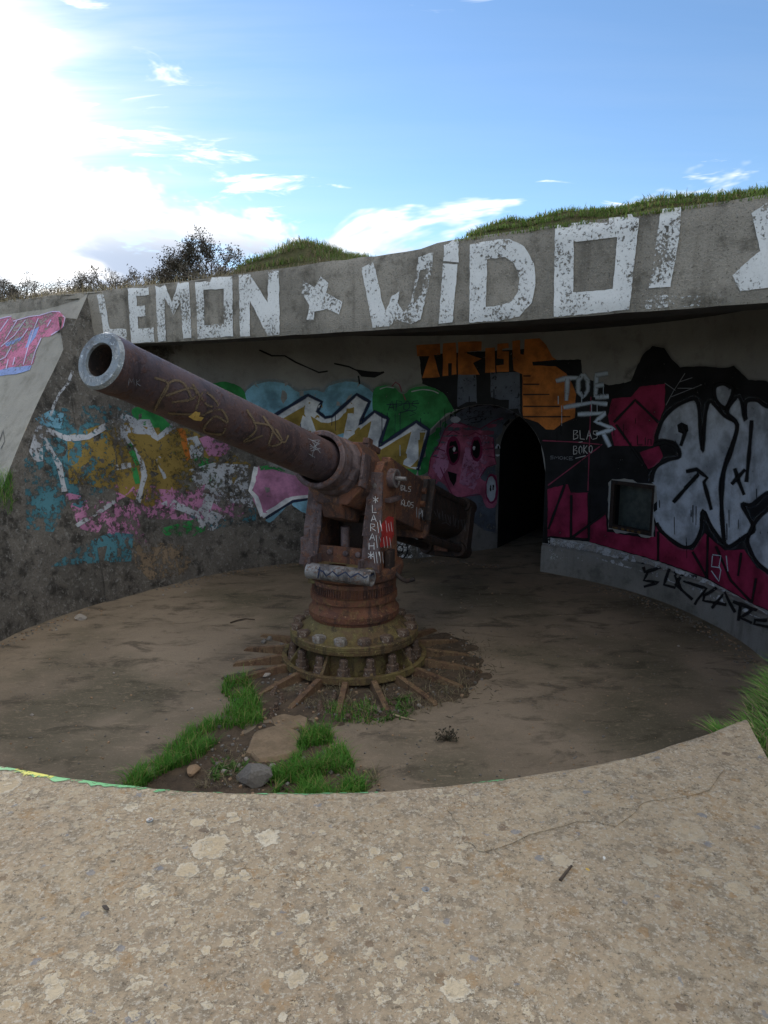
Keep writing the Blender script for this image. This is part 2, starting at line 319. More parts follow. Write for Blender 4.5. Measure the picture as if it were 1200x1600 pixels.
# ------------------------------------------------------------------ mesh helpers
class MB:
    def __init__(s): s.v = []; s.f = []; s.smooth = []
    def add(s, vs, fs, smooth=False):
        o = len(s.v); s.v += [tuple(q) for q in vs]
        for f in fs: s.f.append(tuple(i + o for i in f)); s.smooth.append(smooth)
        return s
    def box(s, c, ex, ey, ez):
        c = Vector(c); ex, ey, ez = Vector(ex), Vector(ey), Vector(ez)
        vs = [c + ex * i + ey * j + ez * k for k in (-1, 1) for j in (-1, 1) for i in (-1, 1)]
        return s.add(vs, [(0, 2, 3, 1), (4, 5, 7, 6), (0, 1, 5, 4), (2, 6, 7, 3), (0, 4, 6, 2), (1, 3, 7, 5)])
    def lathe(s, o, ax, prof, n=48, closed=False, smooth=True, a0=0, a1=None):
        """prof: (distance along axis, radius); sharp profile corners are doubled"""
        o = Vector(o); ax = Vector(ax).normalized()
        e1 = ax.orthogonal().normalized(); e2 = ax.cross(e1)
        for (p, q) in zip(prof, prof[1:]):
            vs = []
            for (d, r) in (p, q):
                for i in range(n):
                    t = 2 * math.pi * i / n; vs.append(o + ax * d + (e1 * math.cos(t) + e2 * math.sin(t)) * r)
            s.add(vs, [(i, (i + 1) % n, n + (i + 1) % n, n + i) for i in range(n)], smooth)
        return s
    def prism(s, poly, ex, ey, ez, o, t):
        """2D polygon (u,v) in ex,ey extruded by t along ez, centred"""
        o = Vector(o); ex, ey, ez = Vector(ex), Vector(ey), Vector(ez); n = len(poly)
        a = [o + ex * u + ey * v - ez * (t / 2) for u, v in poly]; b = [o + ex * u + ey * v + ez * (t / 2) for u, v in poly]
        return s.add(a + b, [tuple(range(n))[::-1], tuple(range(n, 2 * n))] + [(i, (i + 1) % n, n + (i + 1) % n, n + i) for i in range(n)])
    def tube(s, pts, r, n=6, cap=True, smooth=True):
        pts = [Vector(p) for p in pts]; rs = r if isinstance(r, (list, tuple)) else [r] * len(pts)
        vs = []; ref = None
        for i, p in enumerate(pts):
            d = (pts[min(i + 1, len(pts) - 1)] - pts[max(i - 1, 0)]).normalized()
            if ref is None: ref = d.orthogonal().normalized()
            e1 = (ref - d * ref.dot(d)).normalized(); e2 = d.cross(e1); ref = e1
            vs += [p + (e1 * math.cos(2 * math.pi * k / n) + e2 * math.sin(2 * math.pi * k / n)) * rs[i] for k in range(n)]
        fs = [(i * n + k, i * n + (k + 1) % n, (i + 1) * n + (k + 1) % n, (i + 1) * n + k) for i in range(len(pts) - 1) for k in range(n)]
        s.add(vs, fs, smooth)
        if cap: s.add(vs[:n], [tuple(range(n))[::-1]]); s.add(vs[-n:], [tuple(range(n))])
        return s
    def mesh(s, name):
        me = bpy.data.meshes.new(name); me.from_pydata(s.v, [], s.f); me.polygons.foreach_set('use_smooth', s.smooth); me.update(); return me
    def build(s, name, mat, parent=None, bevel=0, weld=True):
        me = s.mesh(name)
        if weld or bevel:
            bm = bmesh.new(); bm.from_mesh(me)
            bmesh.ops.remove_doubles(bm, verts=bm.verts, dist=1e-5)
            bmesh.ops.recalc_face_normals(bm, faces=bm.faces)
            if bevel:
                es = [e for e in bm.edges if len(e.link_faces) == 2 and e.calc_face_angle(0) > .6]
                bmesh.ops.bevel(bm, geom=es, offset=bevel, segments=2, profile=.6, affect='EDGES', clamp_overlap=True)
            for e in bm.edges:
                if len(e.link_faces) == 2 and e.calc_face_angle(0) > .6: e.smooth = False
            bm.to_mesh(me); bm.free()
        return link(name, me, mat, parent)
def link(name, me, mat, parent=None):
    o = bpy.data.objects.new(name, me); COL.objects.link(o)
    if mat and not me.materials: me.materials.append(MATS[mat])
    setpar(o, parent); return o
def wloc(o):
    v = Vector((0, 0, 0))
    while o: v = v + o.location + o.matrix_parent_inverse.translation; o = o.parent
    return v
def setpar(o, parent):
    if parent is not None:
        o.parent = parent; o.matrix_parent_inverse = Matrix.Translation(-wloc(parent))
def tag(o, label=None, cat=None, group=None, kind=None):
    for k, v in (('label', label), ('category', cat), ('group', group), ('kind', kind)):
        if v: o[k] = v
    return o
def empty(name, loc, label, cat, group=None):
    o = bpy.data.objects.new(name, None); COL.objects.link(o); o.location = loc; o.empty_display_size = .2
    return tag(o, label, cat, group)
def copy_at(src, loc, parent=None, rot=None, scale=None):
    o = src.copy(); COL.objects.link(o); o.location = loc
    if rot: o.rotation_euler = rot
    if scale: o.scale = (scale,) * 3 if not isinstance(scale, tuple) else scale
    if parent is not None: setpar(o, parent)
    return o
def fbm(x, y, z=0, s=1.0, o=4):
    return mnoise.fractal(Vector((x * s, y * s, z * s)), .9, 2.0, o)

# pixel of the 1200x1600 view -> ray (authoring aid: every point is then placed on a real surface)
CAMP = Vector((0, 0, H)); CP, SP = math.cos(PITCH), math.sin(PITCH)
def ray(px, py):
    u, v = px - 600.0, py - 800.0
    return Vector((u, FPX * CP - v * SP, -FPX * SP - v * CP)).normalized()
def at_z(px, py, z):
    d = ray(px, py); return CAMP + d * ((z - H) / d.z)
def at_y(px, py, y):
    d = ray(px, py); return CAMP + d * (y / d.y)

# ------------------------------------------------------------------ plan of the emplacement
AX = math.radians(32)
A = Vector((math.sin(AX), math.cos(AX), 0)); L = Vector((math.cos(AX), -math.sin(AX), 0))
C0 = Vector((-.40, 6.82, 0)); RAD = 4.12; STR = .93           # pit circle, and the room behind it
C1 = C0 + A * STR
def W(a, l, z=0): return C0 + A * a + L * l + Vector((0, 0, z))
def toal(p): d = Vector(p) - C0; return d.dot(A), d.dot(L)
ZB, ZT = H + .68, H + 1.45
ZC = ZB + .28                # ceiling behind the downstand of the lip
# roof lip: measured points of its lower edge on the plane z = ZB
_lb = [(240, 535), (420, 527), (520, 520), (690, 508), (850, 497), (1000, 488), (1100, 481), (1200, 472)]
_al = [toal(at_z(x, y, ZB)) for x, y in _lb]
LIPC = np.polyfit([q[1] for q in _al], [q[0] for q in _al], 2)
def lip(l):
    l = max(-5.6, min(5.0, l)); return float(np.polyval(LIPC, l))
_lt = [(60, 463), (135, 456), (200, 448), (300, 437), (370, 427), (440, 418), (500, 409), (560, 402), (610, 396), (660, 387), (676, 380), (692, 375), (720, 371), (800, 360), (880, 349), (1000, 331), (1100, 317), (1200, 301)]
def lip_hit(px, py):
    d = ray(px, py); lo, hi = 3.0, 30.0
    for _ in range(60):
        t = (lo + hi) / 2; a, l = toal(CAMP + d * t)
        if a > lip(l): hi = t
        else: lo = t
    return CAMP + d * lo
_tz = sorted((toal(lip_hit(x, y))[1], lip_hit(x, y).z) for x, y in _lt)
def ztop(l): return float(np.interp(l, [q[0] for q in _tz], [q[1] for q in _tz]))
ALIP = lip(-4.5)

def outline(n_arc=64, phi0=-150, phi1=150):
    """inner face of the pit and room, from front-left round the back to front-right: (point, outward normal)"""
    out = []
    def arc(c, f0, f1, n, last=False):
        for i in range(n + (1 if last else 0)):
            f = math.radians(f0 + (f1 - f0) * i / n); nn = A * math.cos(f) + L * math.sin(f); out.append((c + nn * RAD, nn))
    arc(C0, phi0, -90, 20)
    arc(C1, -90, 90, n_arc * 2, True)
    arc(C0, 90, phi1, 20, True)
    return out
def batter(nn, z):
    """outward lean of the rough left wall"""
    f = math.degrees(math.atan2(nn.dot(L), nn.dot(A)))
    k = max(0, min(1, (-f - 40) / 40)); k = k * k * (3 - 2 * k)
    if f < -120: k *= max(0, 1 - (-f - 120) / 25)
    return .66 * k * z / 4.25

# ------------------------------------------------------------------ ground sheet
def ground_h(a, l):
    r = math.hypot(a, l)
    top = 4.12; slope0, slope1 = -1.25, .5
    t = max(0, min(1, (a - slope0) / (slope1 - slope0)))
    z = .98 + (top - .98) * t
    far = max(0, r - 14)
    z -= min(4.5, far * .035)
    if r > 8: z += .10 * fbm(a, l, 0, .35)
    return z
def build_ground():
    def axis(lo, hi, step, far):
        q = list(np.arange(lo, hi + 1e-6, step)); d = step
        pos = [q[-1]]; 
        while pos[-1] < far: d *= 1.35; pos.append(pos[-1] + d)
        d = step; neg = [q[0]]
        while neg[-1] > -far: d *= 1.35; neg.append(neg[-1] - d)
        return neg[:0:-1] + q + pos[1:]
    aa = axis(-12, 16, .35, 900); ll = axis(-14, 14, .35, 900)
    vs = [W(a, l, ground_h(a, l)) for a in aa for l in ll]; nl = len(ll); fs = []
    for i in range(len(aa) - 1):
        for j in range(nl - 1):
            a = (aa[i] + aa[i + 1]) / 2; l = (ll[j] + ll[j + 1]) / 2
            if math.hypot(a, l) < 4.75: continue
            if -1.3 < a < 9.2 and -5.0 < l < 5.0: continue
            if a > -1.3 and a < .7 and -11.5 < l < -4.9: continue
            fs.append((i * nl + j, (i + 1) * nl + j, (i + 1) * nl + j + 1, i * nl + j + 1))
    mb = MB().add(vs, fs, True); return tag(mb.build('ground', 'ground_turf', weld=False), kind='structure')
build_ground()

def build_floor():
    rings = 26; ol = outline(); n = len(ol)
    # closed outline incl. the front arc
    for i in range(1, 12):
        f = math.radians(150 + 60 * i / 12); nn = A * math.cos(f) + L * math.sin(f); ol.append((C0 + nn * RAD, nn))
    n = len(ol); cen = (C0 + C1) / 2; vs = []; fs = []
    for k in range(rings + 1):
        for p, nn in ol:
            q = cen.lerp(p + nn * .25, k / rings); vs.append((q.x, q.y, .012 * fbm(q.x, q.y, 3, .6)))
    for k in range(rings):
        for i in range(n): fs.append((k * n + i, k * n + (i + 1) % n, (k + 1) * n + (i + 1) % n, (k + 1) * n + i))
    mb = MB().add(vs, fs, True)
    o = tag(mb.build('pit_floor', 'pit_floor'), kind='structure')
    mb2 = MB().add([W(4.5, -2.0, -.004), W(4.5, .6, -.004), W(13, .6, -.004), W(13, -2.0, -.004)], [(0, 1, 2, 3)])
    tag(mb2.build('passage_floor', 'pit_floor'), kind='structure')
build_floor()

# ------------------------------------------------------------------ the bunker
bunker = empty('gun_bunker', C0 + A * 2, 'graffiti covered concrete gun casemate with thick lettered roof slab', 'bunker')
PW, PLC, PSPR = 1.05, -.71, 1.60        # passage: half width, lateral centre, springing height
def arch_z(l):
    d = PW * PW - (l - PLC) ** 2
    return PSPR + math.sqrt(d) if d > 0 else None
def wall_a(l): return STR + math.sqrt(max(0, RAD * RAD - l * l))

def cyl_phi_z(px, py):
    d = ray(px, py); o = CAMP - C1; dx, dy = d.x, d.y
    aa = dx * dx + dy * dy; bb = 2 * (o.x * dx + o.y * dy); cc = o.x ** 2 + o.y ** 2 - RAD ** 2
    t = (-bb + math.sqrt(bb * bb - 4 * aa * cc)) / (2 * aa); p = CAMP + d * t; q = p - C1
    return math.atan2(q.dot(L), q.dot(A)), p.z
NF0, NZ1 = cyl_phi_z(955, 750); NF1, NZ0 = cyl_phi_z(1018, 838)

def rg_attr(o):
    """where the wall was cast rough against the soil (left and low) or has lost its render"""
    a = o.data.attributes.new('rg', 'FLOAT', 'POINT')
    for i, v in enumerate(o.data.vertices):
        q = v.co - C1; f = math.atan2(q.dot(L), q.dot(A)); z = v.co.z
        k = max(0, min(1, (-f - .75) / .5)); low = max(0, min(1, (-f + .02) / .15)) * max(0, min(1, 1.25 - z) / .5)
        hi = max(0, min(1, (3.0 - z) / .8))
        a.data[i].value = max(min(1, low), k * max(hi, max(0, min(1, (-f - 1.2) / .3))))
def build_walls():
    # wall under the roof: columns by angle on C1, rows by height; passage arch and window niche left open
    f_l = math.asin((PLC - PW) / RAD); f_r = math.asin((PLC + PW) / RAD)
    fi = sorted(set([round(q, 5) for q in list(np.linspace(-1.72, f_l, 46)) + list(np.linspace(f_l, f_r, 25)) + list(np.linspace(f_r, NF0, 14)) + list(np.linspace(NF0, NF1, 5)) + list(np.linspace(NF1, 1.72, 26))]))
    zr = sorted(set([round(q, 4) for q in list(np.linspace(-.05, ZC + .06, 26)) + [NZ0, NZ1]]))
    vs = []; idx = {}
    rough_mb, wall_mb = MB(), MB()
    def vert(f, z):
        nn = A * math.cos(f) + L * math.sin(f)
        if abs(f) <= math.pi / 2: p = C1 + nn * RAD
        else: p = C1 - A * (abs(f) - math.pi / 2) * 5.2 + L * (RAD if f > 0 else -RAD); nn = L * (1 if f > 0 else -1)
        p = p + nn * batter(nn, z)
        k = max(0, min(1, (-f - .45) / .35))
        lowk = max(0, 1 - z / 1.0) * max(0, min(1, (-f + .1) / .3))
        p = p + nn * (.035 * k * fbm(p.x * 1.3, p.y * 1.3, z * 1.3, 1.5, 5) - .05 * lowk * (.6 + .6 * fbm(p.x, p.y, z, 3.0)))
        return Vector((p.x, p.y, z))
    def col(f0, f1, z0, z1):
        a, b, c, d = vert(f0, z0), vert(f1, z0), vert(f1, z1), vert(f0, z1)
        (rough_mb if f0 < -.42 else wall_mb).add([a, b, c, d], [(0, 3, 2, 1)], True)
    for f0, f1 in zip(fi, fi[1:]):
        fm = (f0 + f1) / 2
        lm0, lm1 = RAD * math.sin(max(-1.5, min(1.5, f0))), RAD * math.sin(max(-1.5, min(1.5, f1)))
        inpass = f_l - 1e-4 < fm < f_r + 1e-4
        if inpass:
            za = arch_z(max(PLC - PW, min(PLC + PW, lm0))) or PSPR; zb = arch_z(max(PLC - PW, min(PLC + PW, lm1))) or PSPR
            steps = 6
            for k in range(steps):
                za0, za1 = za + (ZC + .06 - za) * k / steps, za + (ZC + .06 - za) * (k + 1) / steps
                zb0, zb1 = zb + (ZC + .06 - zb) * k / steps, zb + (ZC + .06 - zb) * (k + 1) / steps
                a, b, c, d = vert(f0, za0), vert(f1, zb0), vert(f1, zb1), vert(f0, za1)
                wall_mb.add([a, b, c, d], [(0, 3, 2, 1)], True)
            continue
        for z0, z1 in zip(zr, zr[1:]):
            if NF0 - 1e-4 < fm < NF1 + 1e-4 and NZ0 - 1e-3 < (z0 + z1) / 2 < NZ1 + 1e-3: continue
            col(f0, f1, z0, z1)
    rw = rough_mb.build('side_wall', 'concrete_wall', bunker)
    tag(rw, 'rough weathered curved side wall with faded paint')
    bw = wall_mb.build('back_wall', 'concrete_wall', bunker)
    rg_attr(rw); rg_attr(bw)
    # splayed mouth of the passage: a wide arch in the wall narrowing to a dark corridor arch
    def prof(l0, l1, spr):
        c, h = (l0 + l1) / 2, (l1 - l0) / 2
        q = [(l0, -.05)] + [(l0, spr * k / 6) for k in range(1, 6)]
        q += [(c + h * math.cos(math.pi - math.pi * k / 24), spr + (h if l1 - l0 > 1.6 else .70) * math.sin(math.pi - math.pi * k / 24)) for k in range(25)]
        return q + [(l1, spr * k / 6) for k in range(5, 0, -1)] + [(l1, -.05)]
    P0 = prof(PLC - PW, PLC + PW, PSPR); P1 = prof(-.92, PLC + PW - .02, 1.80); AE = 6.2
    vm = MB(); nd = 10
    def vp(i, k):
        t = k / nd; (l0, z0), (l1, z1) = P0[i], P1[i]; a0 = wall_a(l0)
        return W(a0 + (AE - a0) * t, l0 + (l1 - l0) * t, z0 + (z1 - z0) * t)
    for k in range(nd):
        for i in range(len(P0) - 1): vm.add([vp(i, k), vp(i + 1, k), vp(i + 1, k + 1), vp(i, k + 1)], [(0, 1, 2, 3)], True)
    vault = vm.build('passage_mouth', 'concrete_vault', bunker)
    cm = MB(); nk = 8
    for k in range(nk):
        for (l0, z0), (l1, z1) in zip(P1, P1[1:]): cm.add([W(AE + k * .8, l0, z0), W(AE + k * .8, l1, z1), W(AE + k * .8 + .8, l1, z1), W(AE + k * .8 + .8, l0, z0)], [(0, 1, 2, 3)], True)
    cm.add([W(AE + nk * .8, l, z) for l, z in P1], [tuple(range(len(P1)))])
    cm.build('corridor', 'concrete_black', bunker)  # near-black walls put the darkness of the deep passage into the colour
    # window niche in the right wall
    nm = MB(); fr = MB(); gl = MB(); sl_ = MB()
    def np_(f, z, dep): nn = A * math.cos(f) + L * math.sin(f); q = C1 + nn * (RAD + dep); return Vector((q.x, q.y, z))
    D = .30
    cor = [(NF0, NZ0), (NF1, NZ0), (NF1, NZ1), (NF0, NZ1)]
    for (a, b) in zip(cor, cor[1:] + cor[:1]): nm.add([np_(*a, 0), np_(*b, 0), np_(*b, D), np_(*a, D)], [(0, 1, 2, 3)])
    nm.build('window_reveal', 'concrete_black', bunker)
    gl.add([np_(*c, D - .06) for c in cor], [(0, 1, 2, 3)])
    win = gl.build('window', 'grime_glass', bunker)
    def bar(f0, z0, f1, z1, dep, w):
        a, b = np_(f0, z0, dep), np_(f1, z1, dep); d = (b - a); nn = A * math.cos(f0) + L * math.sin(f0); side = d.normalized().cross(nn)
        return MB().box((a + b) / 2, d / 2 + d.normalized() * w, side * w, nn * .03)
    e = .006
    for q in ((NF0 + e, NZ0, NF0 + e, NZ1), (NF1 - e, NZ0, NF1 - e, NZ1), (NF0, NZ1 - .03, NF1, NZ1 - .03), (NF0, NZ0 + .03, NF1, NZ0 + .03)):
        bar(*q, .04, .028).build('window_frame', 'rust_dark', win)
    for i in range(16):
        f = U(NF0 + .008, NF1 - .008); p = np_(f, NZ0 + .02, U(-.015, .05)); s_ = U(.012, .03)
        sl_.box(p, Vector((U(.5, 1), U(-.5, .5), U(-.3, .3))) * s_, Vector((U(-.5, .5), 1, 0)) * s_ * .8, Vector((0, U(-.3, .3), 1)) * s_ * .6)
    tag(sl_.build('sill_rubble', 'orange_rust_sill', win), kind='stuff')
    # plinth along the foot of the right wall
    pm = MB(); f0 = f_r + .004; nseg = 40
    for k in range(nseg):
        fa, fb = f0 + (1.72 - f0) * k / nseg, f0 + (1.72 - f0) * (k + 1) / nseg
        def pp(f, dep, z):
            ff = min(f, math.pi / 2); q = C1 + (A * math.cos(ff) + L * math.sin(ff)) * (RAD - dep) - A * max(0, f - math.pi / 2) * 5.2
            return Vector((q.x, q.y, z))
        h = .43
        prof_ = [(.09, -.05), (.085, h * .5), (.08, h - .02), (.065, h), (-.02, h + .012)]
        for (d0, z0), (d1, z1) in zip(prof_, prof_[1:]): pm.add([pp(fa, d0, z0), pp(fb, d0, z0), pp(fb, d1, z1), pp(fa, d1, z1)], [(0, 1, 2, 3)], True)
        if k == 0: pm.add([pp(fa, d, z) for d, z in prof_] + [pp(fa, -.02, -.05)], [tuple(range(6))])
    plinth = pm.build('plinth', 'concrete_plinth', bunker)
    return rw, bw, vault, plinth
side_wall, back_wall, vault, plinth = build_walls()

def build_roof():
    mb = MB(); N = 110; ls = np.linspace(-12, 8.5, N); rows = 9
    def face(l, k):
        t = k / rows; zt = ztop(l) if l > -5.6 else ztop(-5.6)
        z = ZB + (zt - ZB) * t
        off = .012 * fbm(l * 1.2, z * 1.2, 5, 1.3, 4)
        if k == 0: off += .018 + .03 * max(0, fbm(l, 1, 2, 3.5)) ; z += .012 * max(0, fbm(l, 4, 2, 5.0))
        if k == rows: off += .035 + .02 * abs(fbm(l, 0, 2, 4.0)); z += .012 * fbm(l, 0, 9, 5.0)
        return W(lip(l) + off, l, z)
    def top(l, a_, dz=0): return W(a_, l, (ztop(l) if l > -5.6 else ztop(-5.6)) + dz)
    for l0, l1 in zip(ls, ls[1:]):
        for k in range(rows): mb.add([face(l0, k), face(l1, k), face(l1, k + 1), face(l0, k + 1)], [(0, 1, 2, 3)], True)
        mb.add([face(l0, rows), face(l1, rows), top(l1, lip(l1) + .5, .01), top(l0, lip(l0) + .5, .01)], [(0, 1, 2, 3)], True)
        mb.add([top(l0, lip(l0) + .5, .01), top(l1, lip(l1) + .5, .01), W(12, l1, 4.15), W(12, l0, 4.15)], [(0, 1, 2, 3)], True)
    o = mb.build('roof_slab', 'concrete_slab', bunker)
    sm = MB()
    for l0, l1 in zip(ls, ls[1:]):
        for k in range(8):
            def q(l, kk): a0 = lip(l) + .55; return W(a0 + (9.2 - a0) * kk / 8, l, ZC)
            sm.add([q(l0, k), q(l0, k + 1), q(l1, k + 1), q(l1, k)], [(0, 1, 2, 3)], True)
        for k in range(3):
            def b_(l, kk):
                f_ = face(l, 0); e_ = W(lip(l) + .50, l, ZB + .004); return f_.lerp(e_, kk / 3)
            sm.add([b_(l0, k), b_(l0, k + 1), b_(l1, k + 1), b_(l1, k)], [(0, 1, 2, 3)], True)
        sm.add([W(lip(l0) + .50, l0, ZB + .004), W(lip(l0) + .55, l0, ZC), W(lip(l1) + .55, l1, ZC), W(lip(l1) + .50, l1, ZB + .004)], [(0, 1, 2, 3)], True)
    sm.build('ceiling', 'concrete_soffit_shaded', bunker)
    return o
roof = build_roof()

def build_wings():
    # walls in front of the roof lip, their tops sloping down to the parapet
    res = []
    for side in (-1, 1):
        mb = MB(); slope = MB()
        ab = lip(side * 4.3); zt = ztop(-4.8) if side < 0 else ztop(4.2)
        aends = np.linspace(ab, -2.3, 26)
        def base(a):
            l = RAD if a > 0 else math.sqrt(RAD * RAD - a * a)
            c = C0 if a <= 0 else C0 + A * a
            nn = L * side if a > 0 else (A * a + L * (side * l)).normalized()
            return W(a, side * l), nn
        def tz(a): return max(1.0, zt - (ab - a) * (1.5 if side < 0 else 2.6))
        def wp(a, z):
            p, nn = base(a); b = batter(-L, z) * max(0, min(1, (a + 2.6) / 1.6)) if side < 0 else 0
            n_ = .035 * fbm(p.x * 1.3, p.y * 1.3, z * 1.3, 1.5, 5) * min(1, (tz(a) - z) / .25) if side < 0 else 0
            p = p + nn * (b + n_); return Vector((p.x, p.y, z))
        rows = 22
        for a0, a1 in zip(aends, aends[1:]):
            for k in range(rows):
                f0, f1 = k / rows, (k + 1) / rows
                q = [wp(a0, -.05 + (tz(a0) + .05) * f0), wp(a1, -.05 + (tz(a1) + .05) * f0), wp(a1, -.05 + (tz(a1) + .05) * f1), wp(a0, -.05 + (tz(a0) + .05) * f1)]
                mb.add(q, [(0, 1, 2, 3)], True)
        res.append(mb.build('wing_wall', 'concrete_wall', bunker))
        at_ = res[-1].data.attributes.new('rg', 'FLOAT', 'POINT')
        if side < 0:
            for q_ in at_.data: q_.value = 1.0
        ns = 16
        for a0, a1 in zip(aends, aends[1:]):
            if tz(a0) <= 1.001: break
            for k in range(ns):
                def q(a, kk):
                    e = wp(a, tz(a)); al = toal(e); l = al[1] + (side * 11.5 - al[1]) * kk / ns
                    return W(al[0] + (a - al[0]) * min(1, kk * .5), l, tz(a) + .006 * fbm(a, l, 2, 2.0))
                slope.add([q(a0, k), q(a1, k), q(a1, k + 1), q(a0, k + 1)], [(0, 1, 2, 3)], True)
        res.append(slope.build('wing_slope', 'concrete_slope', bunker))
        if side < 0: tag(res[-1], 'pale sloping wing face with a pink tag')
    return res
wings = build_wings()

# ------------------------------------------------------------------ parapet
def pol(r, fdeg, z): f = math.radians(fdeg); return C0 + (A * math.cos(f) + L * math.sin(f)) * r + Vector((0, 0, z))
EYE = 1.65; ZP = H - EYE
_pc = at_z(1163, 1119, ZP) - C0; F_END = math.degrees(math.atan2(_pc.dot(L), _pc.dot(A)))     # right end of the apron
parapet = empty('parapet', pol(RAD + 1, 190, 0), 'broad lichen spotted concrete parapet curving round the gun pit', 'parapet')
F_START = F_END + 112
_e0 = at_z(1163, 1119, ZP); _e1 = at_z(1203, 1192, ZP); _ed = (_e1 - _e0).normalized()
def f_edge(r):
    """angle at which the straight right-hand joint of the apron crosses radius r"""
    o = _e0 - C0; b = o.x * _ed.x + o.y * _ed.y; c = o.x ** 2 + o.y ** 2 - r * r; disc = b * b - c
    t = -b + math.sqrt(max(0, disc)); q = o + _ed * t; return math.degrees(math.atan2(q.dot(L), q.dot(A))) % 360
def build_parapet():
    mb = MB(); nf = 120; rs = [4.12, 4.128, 4.145, 4.17] + list(np.linspace(4.3, 8.2, 24))
    fs_ = np.linspace(0, 1, nf)
    def P(r, t):
        f0_ = f_edge(r); f = f0_ + (F_START - f0_) * t ** 1.15
        z = ZP + .008 * fbm(r * math.cos(f / 57.3), r * math.sin(f / 57.3), 1, 1.6)
        if r < 4.165: z -= (.045, .02, .006)[0 if r < 4.125 else (1 if r < 4.14 else 2)]
        rr = r + (.012 * fbm(f * .3, 0, 4, 1.0, 4) if r < 4.2 else 0)
        return pol(rr, f, z)
    for f0, f1 in zip(fs_, fs_[1:]):
        for r0, r1 in zip(rs, rs[1:]): mb.add([P(r0, f0), P(r0, f1), P(r1, f1), P(r1, f0)], [(0, 1, 2, 3)], True)
    e = [P(r, 0) for r in rs]
    for p, q in zip(e, e[1:]): mb.add([p, q, Vector((q.x, q.y, .7)), Vector((p.x, p.y, .7))], [(0, 1, 2, 3)])
    top = mb.build('apron', 'parapet_lichen', parapet)
    wm = MB(); ff = np.linspace(118, 244, 90)
    for f0, f1 in zip(ff, ff[1:]):
        mid = (f0 + f1) / 2; zt_ = ZP - .045 if F_END < mid < F_START else .98
        for k in range(6):
            z0, z1 = -.05 + (zt_ + .05) * k / 6, -.05 + (zt_ + .05) * (k + 1) / 6
            rr0 = RAD + .012 * fbm(f0 * .3, 0, 4, 1.0, 4); rr1 = RAD + .012 * fbm(f1 * .3, 0, 4, 1.0, 4)
            wm.add([pol(rr0, f0, z0), pol(rr1, f1, z0), pol(rr1, f1, z1), pol(rr0, f0, z1)], [(0, 1, 2, 3)], True)
        if not (F_END < mid < F_START): wm.add([pol(RAD, f0, zt_), pol(RAD, f1, zt_), pol(5.2, f1, zt_), pol(5.2, f0, zt_)], [(0, 1, 2, 3)], True)
    wm.build('pit_wall', 'concrete_rough', parapet)
    # thin remaining coat of smoother render near the pit edge, with a broken outer edge
    px = [(700, 1262), (716, 1292), (728, 1316), (745, 1331), (762, 1330), (800, 1320), (828, 1306), (870, 1296), (905, 1283), (935, 1287), (962, 1292), (985, 1275), (1005, 1255), (1040, 1249), (1075, 1246), (1110, 1235), (1130, 1205), (1120, 1180), (1090, 1165), (1050, 1170), (980, 1185), (900, 1208), (820, 1222), (740, 1236)]
    pts = []
    for i, p in enumerate(px):
        q = px[(i + 1) % len(px)]
        for k in range(5):
            t = k / 5; w_ = at_z(p[0] + (q[0] - p[0]) * t, p[1] + (q[1] - p[1]) * t, ZP); n_ = .022 * fbm(w_.x, w_.y, 0, 9.0, 4)
            pts.append(Vector((w_.x + n_, w_.y + n_ * .7, 0)))
    return top, pts
apron, coat_pts = build_parapet()
def coat():
    n = len(coat_pts); c2 = [Vector((p.x, p.y)) for p in coat_pts]
    r = delaunay_2d_cdt(c2, [(i, (i + 1) % n) for i in range(n)], [], 1, 1e-6)
    mb = MB(); zt = lambda p: ZP + .008 * fbm(0, 0, 1) + .016
    bv = BVHTree.FromPolygons([v.co[:] for v in apron.data.vertices], [p.vertices[:] for p in apron.data.polygons])
    def z(p, up):
        h = bv.ray_cast(Vector((p.x, p.y, 5)), Vector((0, 0, -1)))[0]; return (h.z if h else ZP) + up
    mb.add([(p.x, p.y, z(p, .0045)) for p in r[0]], [tuple(f) for f in r[2]], True)
    e = [(p.x, p.y) for p in c2]
    for i in range(n):
        p, q = c2[i], c2[(i + 1) % n]
        mb.add([(p.x, p.y, z(p, .0045)), (q.x, q.y, z(q, .0045)), (q.x, q.y, z(q, -.01)), (p.x, p.y, z(p, -.01))], [(0, 1, 2, 3)])
    return mb.build('render_coat', 'parapet_lichen', parapet)
coat()

# ------------------------------------------------------------------ painting on real surfaces
def bvh(objs):
    vs, fs = [], []
    for o in objs:
        k = len(vs); vs += [v.co[:] for v in o.data.vertices]; fs += [tuple(i + k for i in p.vertices) for p in o.data.polygons]
    return BVHTree.FromPolygons(vs, fs)
B_CONC = bvh([side_wall, back_wall, vault, plinth, roof] + wings)
def hit(b, px, py, lay):
    d = ray(px, py); p, n, i, t = b.ray_cast(CAMP, d)
    if p is None: return None
    if n.dot(d) > 0: n = -n
    return p + n * (.003 + .0016 * lay)
def dens(poly, step):
    out = []
    for (a, b) in zip(poly, poly[1:] + poly[:1]):
        n = max(1, int(math.hypot(b[0] - a[0], b[1] - a[1]) / step))
        out += [(a[0] + (b[0] - a[0]) * k / n, a[1] + (b[1] - a[1]) * k / n) for k in range(n)]
    return out
def inside(x, y, poly):
    c = False; j = len(poly) - 1
    for i in range(len(poly)):
        xi, yi = poly[i]; xj, yj = poly[j]
        if (yi > y) != (yj > y) and x < (xj - xi) * (y - yi) / (yj - yi) + xi: c = not c
        j = i
    return c
